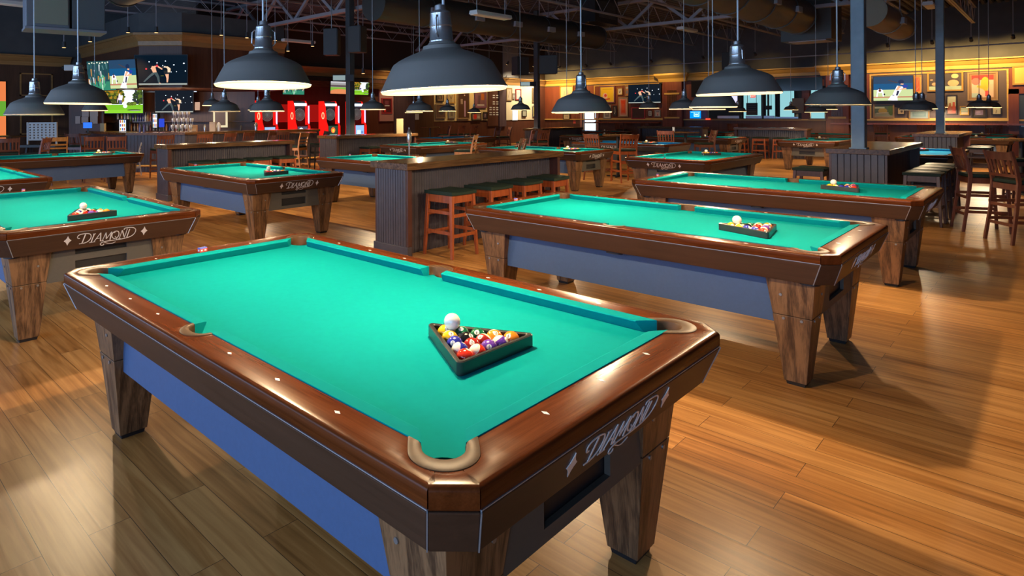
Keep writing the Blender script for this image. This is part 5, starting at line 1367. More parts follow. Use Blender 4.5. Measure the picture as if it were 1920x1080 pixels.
L_ = [
 (1124, 1153, 161, 193, AX, 'purple-framed yellow picture with a white and red figure', F_PUR, (.62, .46, .10), (.75, .50, .02), [(ell(.32, .35, .22, .26), (.75, .55, .50)), (ell(.36, .42, .12, .12), (.60, .05, .04)), (limb([(.2, .1), (.75, .15)], .1), (.55, .06, .05)), (rect(.1, .86, .9, .94), (.55, .40, .03))]),
 (1158, 1167.5, 165, 178, AX, 'small gold-framed black and white photo on the art wall', F_GOLD, (.7, .65, .55), (.55, .52, .48), [(limb([(.2, .2), (.6, .7)], .25), (.08, .07, .07))]),
 (1172, 1179.5, 160, 180, AX, 'narrow orange and blue poster next to the boxing screen', F_TAN, None, (.50, .22, .08), [(ell(.5, .35, .3, .2), (.2, .22, .32)), (rect(.1, .7, .9, .9), (.55, .5, .45))]),
 (1159.5, 1178, 182, 219, AX, 'tan-framed red jersey on a pale mat', F_TAN, (.62, .40, .33), (.62, .18, .12), [(limb([(.5, .12), (.5, .5), (.5, .92)], [.7, .5, .8]), (.72, .07, .015)), (rect(.35, .3, .65, .7), (.75, .12, .04))]),
 (1131, 1146, 197, 223, AX, 'grey photo in a white mat below the yellow picture', F_GREY, (.62, .58, .52), (.22, .20, .20), [(rect(.2, .2, .8, .6), (.35, .32, .32))]),
 (1149, 1157, 198, 218, AX, 'dark narrow print beside the grey photo', F_DARK, None, (.06, .05, .05), [(limb([(.3, .2), (.6, .4), (.4, .9)], .12), (.45, .42, .42))]),
 (1184, 1210, 201, 223, AX, 'red frame with a dark empty field below the boxing screen', F_RED, None, (.055, .028, .022), [(rect(.1, .15, .9, .2), (.09, .05, .04))]),
 (1215, 1223, 207, 218, AX, 'small white-matted photo under the boxing screen', F_DARK, (.65, .62, .55), (.25, .24, .22), [(ell(.5, .5, .2, .25), (.5, .48, .45))]),
 (1227.5, 1239, 206, 219, AX, 'white and pink print under the boxing screen corner', F_GREY, None, (.55, .50, .50), [(ell(.5, .45, .2, .3), (.62, .36, .32)), (rect(.15, .7, .85, .9), (.2, .17, .18)), (limb([(.5, .1), (.5, .3)], .3), (.4, .08, .08))]),
 (1050, 1075, 161, 186, AX, 'pale drawing on the cream panel near the bright door', F_GOLD, (.70, .60, .36), (.62, .56, .42), [(limb([(.25, .2), (.3, .7)], .14), (.45, .44, .40)), (limb([(.65, .2), (.62, .75)], .14), (.45, .44, .40))]),
 (1056, 1069, 213, 224, AX, 'small dark-framed drawing left of the bright door', F_DARK, (.65, .55, .35), (.5, .44, .33), [(limb([(.2, .3), (.5, .7), (.8, .3)], .1), (.2, .18, .16))]),
 (1637, 1677, 195, 221, AX, 'green and yellow landscape below the baseball screen', F_TAN, None, (.10, .15, .10), [(rect(0, 0, 1, .3), (.28, .30, .22)), (ell(.45, .5, .25, .25), (.42, .32, .06)), (rect(.0, .72, .55, .86), (.45, .60, .58)), (limb([(.1, .3), (.9, .35)], .06), (.45, .45, .4)), (ell(.9, .6, .16, .5), (.09, .16, .02))]),
 (1682, 1697, 201, 215, AX, 'small dark-framed cream picture beside the dark pendant', F_DARK, None, (.62, .48, .30), [(ell(.6, .45, .2, .25), (.12, .09, .07))]),
 (1704, 1743, 205, 224, AX, 'tan-framed wide blue picture under the dark pendant', F_TAN, (.30, .40, .46), (.18, .30, .36), [(rect(.1, .55, .9, .62), (.45, .50, .5)), (rect(.15, .3, .85, .36), (.40, .45, .46))]),
 (1712, 1729.5, 141, 175, AX, 'gold-framed red print next to the baseball screen', F_GOLD, (.62, .30, .10), (.55, .10, .05), [(limb([(.2, .1), (.7, .3), (.3, .5), (.7, .9)], .1), (.62, .30, .15))]),
 (1738, 1806, 135, 171, AX, 'wide gold-framed dark picture crossed by the second column', F_GOLD, None, (.07, .06, .065), [(rect(0, 0, 1, .22), (.40, .55, .48)), (ell(.75, .40, .17, .20), (.66, .42, .26)), (ell(.80, .82, .11, .14), (.72, .50, .28)), (ell(.18, .36, .09, .10), (.66, .36, .24)), (ell(.31, .58, .05, .16), (.60, .34, .20)), (ell(.08, .62, .05, .04), (.6, .38, .26))]),
 (1774, 1795, 178, 214.5, AX, 'dark-framed red and white figure print behind the second column', F_DARK, None, (.55, .60, .52), [(rect(0, 0, 1, .4), (.42, .10, .07)), (limb([(.3, .1), (.3, .6)], [.4, .2]), (.40, .16, .10)), (limb([(.75, .1), (.75, .65)], [.4, .25]), (.50, .10, .07))]),
 (1813.5, 1871, 135, 188.5, AX, 'large gold-framed red and yellow poster on the art wall', F_TAN, (.27, .16, .09), (.62, .48, .42), [(rect(0, .78, 1, 1), (.62, .045, .04)), (ell(.62, .62, .2, .3), (.76, .46, .04)), (limb([(.25, .5), (.6, .45), (.72, .2)], [.08, .2, .14]), (.74, .42, .03)), (rect(0, 0, .3, .2), (.36, .50, .55)), (ell(.2, .72, .2, .16), (.60, .18, .16)), (rect(.62, .05, .84, .3), (.55, .08, .08)), (rect(.8, .0, 1, .6), (.62, .45, .38))]),
 (1799.5, 1817, 199, 216, AX, 'small gold-framed seaside print', F_GOLD, None, (.55, .66, .55), [(rect(0, .3, 1, .42), (.28, .38, .36)), (rect(0, 0, 1, .3), (.5, .42, .3))]),
 (1821, 1851, 201, 221, AX, 'dark-framed lavender print below the lit pendants', F_DARK, (.05, .04, .04), (.24, .18, .30), [(ell(.4, .6, .3, .25), (.38, .30, .45)), (rect(.2, .1, .8, .2), (.5, .45, .55))]),
 (1859, 1878.5, 199, 215.5, AX, 'dark-framed cream photo near the grey-blue door', F_DARK, None, (.62, .58, .42), [(ell(.7, .7, .2, .2), (.55, .65, .55)), (limb([(.4, .1), (.5, .6)], .1), (.25, .2, .15))]),
 (1898, 1935, 123, 159, AX, 'plain yellow board in a gold frame over the grey-blue door', F_GOLD, None, (.85, .55, .13), []),
 (818, 831.5, 174, 191, BY, 'dark picture high on the gold panel', F_DARK, (.35, .22, .10), (.10, .07, .05), [(limb([(.5, .2), (.5, .8)], .2), (.4, .25, .12))]),
 (838, 853, 171, 194, BY, 'golden branching-tree print on the gold panel', F_GOLD, None, (.45, .33, .16), [(limb([(.5, .0), (.5, .9)], .06), (.1, .06, .03)), (limb([(.5, .3), (.2, .8)], .05), (.1, .06, .03)), (limb([(.5, .3), (.8, .8)], .05), (.1, .06, .03))]),
 (816, 835, 195, 222, BY, 'brown tapestry picture low on the gold panel', F_TAN, None, (.16, .09, .06), [(ell(.6, .4, .25, .2), (.08, .06, .06))]),
 (840, 853, 198, 222, BY, 'pale grey picture beside the brown tapestry', F_GREY, None, (.30, .24, .15), [(rect(.3, .1, .7, .8), (.18, .14, .10))]),
 (857, 880, 172, 223, BY, 'tall brown door-shaped picture with a pink streak', F_TAN, None, (.09, .04, .02), [(rect(.58, .05, .70, .68), (.50, .30, .45)), (rect(.25, .55, .45, .75), (.35, .25, .18)), (ell(.62, .9, .06, .03), (.7, .5, .4))]),
 (890, 912, 170, 202.5, BY, 'purple-framed print with orange and dark figures', F_PUR, (.24, .11, .16), (.20, .09, .10), [(rect(.55, .45, .9, .95), (.50, .14, .03)), (limb([(.3, .1), (.35, .8)], .25), (.12, .06, .07)), (rect(.1, .0, .9, .12), (.5, .42, .4))]),
 (884, 902, 211, 226, BY, 'small red-splashed picture at the bottom of the gold panel', F_DARK, None, (.30, .20, .15), [(ell(.35, .5, .2, .45), (.62, .04, .03)), (ell(.75, .4, .15, .2), (.45, .38, .33))]),
 (905, 913.5, 210, 223, BY, 'tiny dark picture at the corner of the gold panel', F_DARK, None, (.10, .06, .07), [(limb([(.5, .2), (.55, .8)], .15), (.45, .35, .40))]),
 (949, 960, 165, 189, BY, 'brown-framed drawing on the bright cream corner', F_TAN, None, (.55, .45, .33), [(limb([(.3, .2), (.6, .8)], .1), (.35, .25, .2))]),
 (961, 965.5, 175, 186, BY, 'slim grey photo on the bright cream corner', F_GREY, None, (.3, .28, .27), [(rect(.2, .3, .8, .7), (.5, .48, .45))]),
 (966.5, 977, 167, 187.5, BY, 'red-framed white picture on the cream corner', F_RED, (.72, .68, .62), (.45, .46, .50), [(rect(.2, .1, .8, .5), (.6, .58, .56))]),
 (998, 1006, 165, 192, BY, 'dark picture with a red figure on the cream corner', F_TAN, None, (.05, .045, .05), [(ell(.5, .5, .2, .22), (.6, .10, .06))]),
 (998.5, 1007, 198, 219, BY, 'bright yellow picture on the cream corner', F_GREY, None, (.80, .66, .03), [(ell(.5, .5, .3, .3), (.75, .45, .02))]),
 (978.5, 987, 206, 219, BY, 'dark-framed picture beside the thin column', F_DARK, None, (.40, .40, .33), []),
]
for a in L_: framed(*a)
# pink notice board with a red frame on it
f0 = on_y(711.5, 171, YB - .06); f1 = on_y(738, 227, YB - .06)
t = thing('notice_board', 'pinkish notice board beside the dart machines', 'notice board', ((f0.x + f1.x) / 2, YB - .03, (f0.z + f1.z) / 2))
w_, h_ = f1.x - f0.x, f0.z - f1.z
MB().box(-w_ / 2, w_ / 2, -.03, .028, -h_ / 2, h_ / 2).build('board_panel', paint((.50, .27, .24), .6), t)
framed(715, 735, 184, 213, ('y', YB - .062), 'red-framed dark poster on the pink notice board', F_RED, None, (.10, .02, .025), [(rect(.25, .48, .8, .55), (.6, .6, .62)), (ell(.3, .12, .12, .09), (.75, .02, .02)), (rect(.3, .6, .7, .9), (.22, .06, .08))])
# rack of small white tags on a dark board
f0 = on_y(914.5, 169, YB - .06); f1 = on_y(934, 236, YB - .06); w_, h_ = f1.x - f0.x, f0.z - f1.z
t = thing('tag_board', 'dark board with rows of small white tags beside the gold panel', 'board', ((f0.x + f1.x) / 2, YB - .03, (f0.z + f1.z) / 2))
MB().box(-w_ / 2, w_ / 2, -.03, .028, -h_ / 2, h_ / 2).build('board_panel', M_WALLW, t)
b = MB()
for i in range(3):
    for z in (.36, .30, .18, .12, .02, -.04, -.12, -.18):
        if i == 0 and z > .1: continue
        b.box((-.36 + i * .33) * w_ + .01, (-.36 + i * .33) * w_ + w_ * .22, -.036, -.0301, z * h_ - .03, z * h_ + .02)
b.build('paper_tag', M_WHITE, t)
f0 = on_y(782, 219, YB - .075); t = thing('paper_notice', 'white paper notice on the brown door', 'notice', f0); MB().box(-.12, .12, 0, .004, -.13, .13).build('sheet', M_WHITE, t)
# bright window in the cream corner; a glowing panel imitates its light
for px, py, w_, h_, lb in ((966, 216, .42, .50, 'bright white blind window above the cream corner shelf'),):
    q = on_y(px, py, YB - .045); t = thing('glow_window', lb, 'sign', q); MB().box(-w_ / 2, w_ / 2, 0, .01, -h_ / 2, h_ / 2).build('sign_panel', emi((.75, .85, 1.0), 1.3), t); MB().box(-w_ / 2 - .03, w_ / 2 + .03, .0105, .0145, -h_ / 2 - .03, h_ / 2 + .03).build('sign_frame', M_WHITE, t)
q = on_x(1009 + 887 * 1.0, 231, XW - .01)
t = thing('wall_plate', 'pinkish square plate left of the grey-blue door', 'wall plate', on_x(1894, 231, XW - .012), -pi / 2); MB().box(-.07, .07, 0, .011, -.11, .11).build('plate', paint((.5, .22, .18), .5), t)
t = thing('wall_plate', 'small red plate left of the bright door', 'wall plate', on_x(1077, 228.5, XW - .012), -pi / 2); MB().box(-.07, .07, 0, .011, -.09, .09).build('plate', paint((.6, .08, .07), .5), t)
# pass-through things: screens, dark boards, exit sign, cups
def panel_at(name, px0, px1, pyt, pyb, X, label, cat_, m, grp=None, d=.04):
    a, c = on_x(px0, pyt, X), on_x(px1, pyb, X); m0 = on_x((px0 + px1) / 2, (pyt + pyb) / 2, X)
    h = on_x((px0 + px1) / 2, pyt, X).z - on_x((px0 + px1) / 2, pyb, X).z; w = abs(a.y - c.y)
    t = thing(name, label, cat_, m0, -pi / 2, grp); MB().box(-w / 2, w / 2, 0, d, -h / 2, h / 2).build('panel', m, t)
    if name in ('menu_board', 'television'):
        for s in (-1, 1): MB().tube([(s * w * .4, d / 2, h / 2), (s * w * .4, d / 2, CEIL + .06 - m0.z)], .01, 6).build('hanger_rod', M_BLACK, t)
    return t, w, h
t, w, h = panel_at('neon_sign', 1293.5, 1313.5, 208, 222, XW - .35, 'blue lit sign under the pendant rims left of the pass-through', 'sign', emi((.0, .22, .85), 1.4))
b = MB().box(-w * .40, w * .46, -.01, -.001, h * .30, h * .36); b.box(-w * .10, w * .36, -.01, -.001, -h * .26, -.18 * h); b.box(-w * .12, -w * .06, -.01, -.001, -h * .26, h * .24); b.box(w * .32, w * .38, -.01, -.001, -h * .26, h * .24); b.box(-w * .0, w * .26, -.01, -.001, -.08 * h, .14 * h); b.build('light_tube', emi((.35, .85, 1.0), 2.0), t)
panel_at('television', 1372, 1382, 180, 205, XW + 1.8, 'pale violet screen behind the pendants in the pass-through', 'television', emi((.62, .60, 1.0), 1.2), None)
t, w, h = panel_at('exit_sign', 1407, 1416, 178, 183, XW + 2.4, 'small red lit exit sign in the pass-through', 'sign', emi((1.0, .03, .02), 1.5)); k = text_mb('EXIT', h * .8, .002).build('lettering', emi((1.0, .6, .5), 2.0), t); k.location.y = -.002; k.rotation_euler.x = pi / 2
t, w, h = panel_at('menu_board', 1399, 1420, 193, 216, XW + 1.2, 'dark menu board standing in the pass-through', 'board', paint((.05, .045, .045), .5)); 
b = MB()
for i in range(4): b.box(-w * .38, w * .38, -.003, -.001, h * (.3 - i * .18), h * (.34 - i * .18))
b.build('faint_line', paint((.16, .15, .15), .6), t)
panel_at('menu_board', 1434, 1447, 198, 205.5, XW + 1.4, 'small dark board beside the thin posts in the pass-through', 'board', paint((.07, .07, .07), .5))
panel_at('framed_picture', 1485, 1507, 184, 212, XW - .16, 'pale skull-like poster on the dark pass-through post', 'picture', paint((.22, .20, .16), .5))
panel_at('framed_picture', 1454, 1541, 146, 170, XW - .10, 'wide dark blue glass panel above the pass-through', 'picture', mat('dark_blue_glass', (.012, .03, .045), .12))
panel_at('framed_picture', 1296, 1318, 152, 182, XW - .10, 'dark glass panel in a pale frame beside the first pilaster', 'picture', mat('dark_glass', (.03, .03, .035), .1))
for i, (px0, px1, pt, pb) in enumerate(((1345, 1390, 217, 225), (1398, 1428, 217, 226), (1432, 1452, 217, 226), (1454, 1500, 219, 223))):
    panel_at('steel_tray', px0, px1, pt, pb, XW + .12 + .02 * i, 'pale shiny steel tray on the pass-through ledge, %s from the blue sign' % ('first', 'second', 'third', 'fourth')[i], 'tray', mat('steel_pale', (.42, .50, .60), .25, .5), 'steel trays')
t, w, h = panel_at('price_strip', 1323, 1331.5, 222, 224.5, XW - .14, 'small red lit strip beside the blue sign', 'sign', emi((1.0, .06, .03), 1.6))
for i, px in enumerate((1431.5, 1440.5)):
    p = on_x(px, 200, XW + .6); t = thing('thin_post', 'thin dark post in the pass-through, %s of two' % ('first', 'second')[i], 'post', (p.x, p.y, 0)); MB().tube([(0, 0, 0), (0, 0, 2.7)], .04, 10).build('post_tube', M_BLACK, t)

# ------------------------------------------------------------------ electronic dart machines
def dart_machine(px, label, scr, lit):
    p = on_y(px, 214, YB - .95); t = thing('dart_machine', label, 'dart machine', (p.x, p.y, 0), -.05, 'red electronic dart machines')
    RED = emi((1.0, .012, .008), .85); w = .235
    side = [(-.28, .0), (-.28, .10), (-.16, .42), (-.30, .62), (-.30, 1.12), (-.20, 1.30), (-.12, 1.90), (-.02, 2.06), (.25, 2.06), (.25, .0)]
    b = MB()
    for s in (-1, 1): b.loft([[(s * (w + .001), y, z) for y, z in side], [(s * (w + .07), y, z) for y, z in side]], caps=True)
    b.build('side_panel', RED, t)
    MB().box(-w, w, -.05, .25, 0, 2.05).build('cabinet', M_BLACK, t)
    MB().box(-w, w, -.24, -.051, .55, 1.20).build('cabinet_front', M_BLACK, t)
    MB().box(-w + .02, w - .02, -.262, -.2405, .66, 1.16).build('lower_screen', M_BLACK, t)
    bb, cols = picture_mb(scr, .40, .40); k = bb.build('screen_image', [emi(c, 1.3) for c in cols], t); k.location = (0, -.264, .94)
    b = MB(); b.lathe([(.001, .02), (.215, .02), (.225, .0)], 40); o = b.build('dart_board', paint((.05, .05, .05), .5), t); o.location = (0, -.052, 1.56); o.rotation_euler.x = pi / 2
    rr = [(.20, .215), (.155, .165), (.105, .115), (.06, .07), (.0, .02)]
    b = MB()
    for r0, r1 in rr: b.lathe([(max(r0, .0005), .0225), (r1, .0225)], 40)
    for q in range(20): a = q * pi / 10; b.bar((.02 * cos(a), .02 * sin(a), .0228), (.21 * cos(a), .21 * sin(a), .0228), .004, .0006)
    o2 = b.build('board_rings', emi((.34, .33, .31), .5), o)
    MB().box(-w, w, -.16, -.0505, 1.88, 1.97).build('top_light', emi((.75, .85, 1.0), 2.2), t)
    for s in (1,): MB().box(s * (w + .03), s * (w + .069), -.235, -.2005, 1.16, 1.88).build('edge_light', emi((.62, .45, 1.0), 1.8), t)
    ring = MB(); R_ = [(s_ * .0, -.06 + .075 * cos(a), 1.52 + .115 * sin(a)) for a in [2 * pi * i / 24 for i in range(25)] for s_ in (1,)]
    ring.tube([(-w - .075, y, z) for _, y, z in R_], .014, 6, cap=False); ring.build('ring_light', emi((1.0, .35, .18), 2.0), t)
BLUES = [(rect(0, 0, 1, 1), (.25, .42, .75)), (rect(.15, .15, .6, .55), (.55, .70, .95)), (rect(.65, .2, .9, .45), (.12, .22, .45))]
dart_machine(499, 'red dart machine below the small pendant, blue screen, by the bar end', BLUES, 1)
dart_machine(560, 'red dart machine with white curl logo on its screen', [(rect(0, 0, 1, 1), (.06, .06, .10)), (ell(.35, .60, .26, .30), (.75, .70, .74)), (ell(.37, .60, .13, .16), (.06, .06, .10)), (limb([(.15, .25), (.45, .35), (.62, .3)], .1), (.75, .70, .74)), (limb([(.45, .2), (.9, .45)], .16), (.72, .32, .05))], 1)
dart_machine(617, 'red dart machine with a yellow and red emblem screen', [(rect(0, 0, 1, 1), (.02, .05, .03)), (ell(.5, .6, .24, .28), (.70, .12, .03)), (ell(.52, .56, .13, .16), (.80, .50, .05)), (rect(.05, .1, .95, .2), (.35, .5, .45))], 1)
dart_machine(667, 'red dart machine right of the dark column, pale blue screen', BLUES, 1)
point('dart_glow', (on_y(590, 214, 18.4).x, 18.4, 1.3), 9, (1, .02, .01), .3); point('dart_glow', (on_y(520, 214, 18.6).x, 18.6, 1.2), 6, (1, .02, .01), .3); point('dart_glow', (on_y(690, 214, 18.6).x, 18.6, 1.2), 6, (1, .02, .01), .3)
for i, (px, lb) in enumerate(((588, 'red-lit jersey-shaped display between the second and third dart machines'), (529, 'red-lit small display between the first two dart machines'))):
    q = on_y(px, 214, YB - .1); t = thing('jersey_display', lb, 'display', q)
    MB().prism([(-.30, -.30), (.30, -.30), (.26, .10), (.34, .16), (.22, .36), (-.22, .36), (-.34, .16), (-.26, .10)], 0, .03).build('jersey', emi((1.0, .02, .015), .28), t).rotation_euler.x = pi / 2

# ------------------------------------------------------------------ the bar
SOF = [(7.17, 24.0), (7.17, 18.77), (8.08, 17.9), (11.6, 17.9)]
def along(P, off):  # offset polyline outward (to the eye's side)
    out = []
    for i, p in enumerate(P):
        ns = []
        for a, c in ((i - 1, i), (i, i + 1)):
            if 0 <= a and c < len(P):
                d = Vector((P[c][0] - P[a][0], P[c][1] - P[a][1])).normalized(); ns.append(Vector((d.y, -d.x)) * -1 if False else Vector((d.y, -d.x)))
        n = sum(ns, Vector((0, 0))); n = n / max(.3, n.length) if len(ns) == 1 else n.normalized() / max(.5, ns[0].dot(n.normalized()))
        out.append((p[0] + n.x * off, p[1] + n.y * off))
    return out
sgn = 1
t_ = along(SOF, .2)
if t_[1][0] > SOF[1][0]: sgn = -1
def off(P, d): return along(P, d * sgn)
def ribbon(P, z0, z1, th):
    A, B_ = P, off(P, -th)
    return MB().loft([[(x, y, z0) for x, y in A], [(x, y, z1) for x, y in A], [(x, y, z1) for x, y in B_], [(x, y, z0) for x, y in B_], [(x, y, z0) for x, y in A]], closed=False)
t = thing('bar_soffit', 'big wood-clad soffit over the bar with a gold crown moulding', 'soffit', (0, 0, 0))
ribbon(SOF, 2.38, 3.66, .3).build('soffit_panel', wood('soffit_wood', (.085, .036, .022), (.14, .062, .036), 'Z', .4, .45), t)
ribbon(SOF, 3.95, 4.58, .3).build('soffit_upper', M_DARKWALL, t)
pr = [(0, 3.60), (.03, 3.62), (.04, 3.74), (.16, 3.90), (.20, 3.91), (.20, 3.98), (0, 3.98)]
L3 = [off(SOF, u) for u, z in pr]
MB().loft([[(x, y, pr[i][1]) for x, y in L3[i]] for i in range(len(pr))], closed=False).build('crown_moulding', M_GOLDX, t)
MB().loft([[(x, y, 2.38) for x, y in SOF], [(x, y, 2.36) for x, y in off(SOF, -2.0)]], closed=False).build('soffit_underside', M_WALLW, t)
BAR = [(6.5, 21.2), (6.5, 17.87), (7.65, 16.8), (12.2, 16.8)]
t = thing('bar_counter', 'long wooden bar counter with a beadboard front below the soffit', 'counter', (0, 0, 0))
ribbon(off(BAR, .06), 1.02, 1.09, .62).build('counter_top', M_OAK_X, t)
b = MB()
for a, c in zip(BAR, BAR[1:]): bead_side(b, a, c, 0, 1.019, .09) if sgn > 0 else bead_side(b, c, a, 0, 1.019, .09)
b.build('front_boards', M_BEAD, t)
b = MB(); b.tube([(*p, .18) for p in off(BAR, .14)], .025, 8); b.build('foot_rail', M_GOLD, t, smooth=True)
# back bar wall between the two lower screens, shelves with bottles
wb = [at_d(172, 214, 21.2), at_d(478, 214, 20.9)]
d2 = (Vector((wb[1].x, wb[1].y)) - Vector((wb[0].x, wb[0].y))).normalized(); n2 = Vector((d2.y, -d2.x))
t = thing('back_bar', 'dark wooden back bar wall with bottle shelves below the screens', 'back bar', (0, 0, 0))
b = MB(); 
q0, q1 = Vector((wb[0].x, wb[0].y)), Vector((wb[1].x, wb[1].y))
b.loft([[(q0.x, q0.y, 0), (q1.x, q1.y, 0)], [(q0.x, q0.y, 2.34), (q1.x, q1.y, 2.34)], [(q0.x - n2.x * .1, q0.y - n2.y * .1, 2.34), (q1.x - n2.x * .1, q1.y - n2.y * .1, 2.34)]], closed=False)
b.build('back_panel', wood('back_bar_wood', (.075, .030, .016), (.14, .055, .028), 'Z', .4, .4), t)
for z in (1.02, 1.34):
    a, c = q0 + n2 * .28, q1 + n2 * .28
    MB().loft([[(q0.x, q0.y, z), (q1.x, q1.y, z)], [(a.x, a.y, z), (c.x, c.y, z)], [(a.x, a.y, z + .03), (c.x, c.y, z + .03)], [(q0.x, q0.y, z + .03), (q1.x, q1.y, z + .03)]], closed=False).build('bottle_shelf', M_OAK_X, t)
def bottle_mb(h, r): return MB().lathe([(.001, 0), (r, .003), (r, h * .55), (r * .85, h * .64), (r * .38, h * .76), (r * .34, h * .95), (r * .4, h * .96), (r * .4, h), (.001, h)], 12)
BM = {}
cols_b = [((.50, .25, .08), 'amber'), ((.42, .42, .40), 'clear'), ((.10, .16, .06), 'green'), ((.45, .10, .05), 'red'), ((.62, .58, .50), 'pale'), ((.05, .05, .16), 'dark blue')]
for i, (c, nm) in enumerate(cols_b):
    o = bottle_mb(.30, .038).build('bottle', mat('bottle_' + nm.replace(' ', '_'), c, .12), smooth=True); BM[i] = o.data; bpy.data.objects.remove(o)
rnd = random.Random(5)
SPOTS = []
def place_bottle(px, d, z, i, label, s=1.0):
    p = at_d(px, 214, d); o = bpy.data.objects.new('bottle', BM[i]); COL.objects.link(o); o.location = (p.x, p.y, z); o.scale = (s, s, s)
    tag(o, label, 'bottle', 'bottles behind the bar')
k = 0; ORD = 'first second third fourth fifth sixth seventh eighth ninth tenth eleventh twelfth thirteenth fourteenth fifteenth sixteenth seventeenth eighteenth nineteenth twentieth'.split()
for px_ in (262, 300, 345): q_ = at_d(px_, 214, 19.2); point('shelf_light', (q_.x, q_.y, 1.75), 16, (1.0, .66, .36), .08)
def wall_d(px):  # depth at which a line of sight meets the shelf line in front of the back bar wall
    r = ray(px, 214); o = q0 + n2 * .15
    return (o.x * n2.x + o.y * n2.y) / (r.x * n2.x + r.y * n2.y)
for j in range(12):
    px = 240 + j * 4.7; i = rnd.randrange(6); place_bottle(px, wall_d(px), 1.3705, i, '%s bottle on the upper back bar shelf, %s from the lit fridge' % (cols_b[i][1], ORD[j]))
for j in range(18):
    px = 246 + j * 6.0; i = rnd.randrange(6); place_bottle(px, wall_d(px), 1.0505, i, '%s bottle on the lower back bar shelf, %s from the lit fridge' % (cols_b[i][1], ORD[j]), .8)
for j, (px, i) in enumerate(((221, 4), (228, 0), (234, 1))): place_bottle(px, wall_d(px), 1.44 + .0, i, '%s bottle on top of the lit glass fridge' % cols_b[i][1], .9)
def fridge(px, w, z0, h, label):
    d = wall_d(px) - .32; p = at_d(px, 214, d); t = thing('glass_fridge', label, 'fridge', (p.x, p.y, z0), atan2(d2.y, d2.x), 'small lit fridges')
    MB().box(-w / 2, w / 2, -.02, .14, 0, h).build('fridge_body', M_BLACK, t)
    MB().box(-w / 2 + .03, w / 2 - .03, -.03, -.0205, .03, h - .03).build('fridge_light', emi((.85, .92, 1.0), 1.1), t)
    b = MB(); mm = [emi((.75, .45, .05), .8), emi((.1, .2, .6), .8), emi((.65, .12, .08), .8)]
    for r_ in range(3):
        for q in range(3): b.box(-w * .32 + q * w * .24, -w * .32 + q * w * .24 + w * .15, -.034, -.0305, .05 + r_ * h * .3, .05 + r_ * h * .3 + h * .2, (q + r_) % 3)
    b.build('drink_can', mm, t)
fridge(230.5, .27, 1.05 - .02, .42, 'small lit glass fridge with cans below the golf screen')
fridge(291, .19, 1.14, .50, 'narrow bright drinks fridge left of the lower boxing screen')
# cluster of upturned glassware
p = at_d(338, 214, 18.6); 
GL_M = mat('glassware', (.62, .66, .72), .12, .1)
gb = MB().lathe([(.030, 0), (.006, .006), (.005, .07), (.030, .10), (.036, .15), (.032, .19)], 10).build('wine_glass', GL_M, smooth=True); GM = gb.data; bpy.data.objects.remove(gb)
g = 0
for lv, (z, n) in enumerate(((1.0905, 5), (1.285, 5), (1.48, 4))):
    for i in range(n):
        for j in range(2):
            px = 322 + i * 8.5 + lv * 2 + j * 3; q = at_d(px, 214, 18.3 + j * .12); o = bpy.data.objects.new('wine_glass', GM); COL.objects.link(o); o.location = (q.x, q.y, z)
            tag(o, 'stemmed glass in the pyramid of glasses on the bar below the boxing screen', 'glass', 'pyramid of stemmed glasses'); g += 1
def shaker(px, d, z, label, s=1.0, m=None):
    p = at_d(px, 214, d); t = thing('metal_cup', label, 'cup', (p.x, p.y, z)); MB().lathe([(.001, 0), (.034 * s, 0), (.045 * s, .15 * s), (.035 * s, .17 * s), (.02 * s, .20 * s), (.001, .205 * s)], 14).build('cup_body', m or M_NECK, t, smooth=True)
shaker(410, 18.4, 1.091, 'clear water jug on the bar beside the beige box', 1.3, GL_M); shaker(480, 18.9, 1.091, 'metal cup on the bar before the first dart machine', 1.2); shaker(384, 18.2, 1.091, 'small metal shaker on the bar', 1.0); shaker(452, 18.7, 1.091, 'dark pepper pot on the bar', .8, M_BLACK)
def small_box(name, px, py, d, w, h, dep, label, cat_, m, yaw=None, extra=None):
    p = at_d(px, py, d); t = thing(name, label, cat_, (p.x, p.y, p.z), -YAW if yaw is None else yaw); MB().box(-w / 2, w / 2, -dep / 2, dep / 2, 0, h).build('body', m, t, bevel=.004)
    if extra: extra(t, w, h, dep)
    return t
def blue_face(t, w, h, dep): MB().box(-w * .45, w * .45, -dep / 2 - .004, -dep / 2 - .0005, h * .08, h * .92).build('screen', emi((.03, .12, .75), 1.2), t)
p = at_d(165, 241, 17.8)
t = thing('till_screen', 'blue-lit till screen on a stand at the bar end', 'till', (p.x, p.y, 1.091), -YAW); MB().box(-.13, .13, -.02, .02, .12, .29).build('body', M_BLACK, t); MB().box(-.125, .125, -.025, -.0205, .125, .285).build('screen', emi((.03, .16, .80), 1.2), t); MB().box(-.02, .02, -.015, .015, 0, .13).build('stand', M_BLACK, t); MB().box(-.08, .08, -.06, .06, 0, .012).build('stand_base', M_BLACK, t)
p = at_d(303, 241, 18.6)
t = thing('till_screen', 'blue till screen beside the glass pyramid', 'till', (p.x, p.y, 1.091), -YAW + .4); MB().box(-.08, .08, -.02, .02, .12, .38).build('body', M_BLACK, t); MB().box(-.075, .075, -.025, -.0205, .125, .375).build('screen', emi((.02, .06, .60), 1.0), t); MB().box(-.05, .05, -.05, .05, 0, .12).build('stand', M_BLACK, t)
def onbar(name, px, d, w, h, label, cat_, m): p = at_d(px, 214, d); t = thing(name, label, cat_, (p.x, p.y, 1.091), -YAW); MB().box(-w / 2, w / 2, -.06, .06, 0, h).build('body', m, t, bevel=.004)
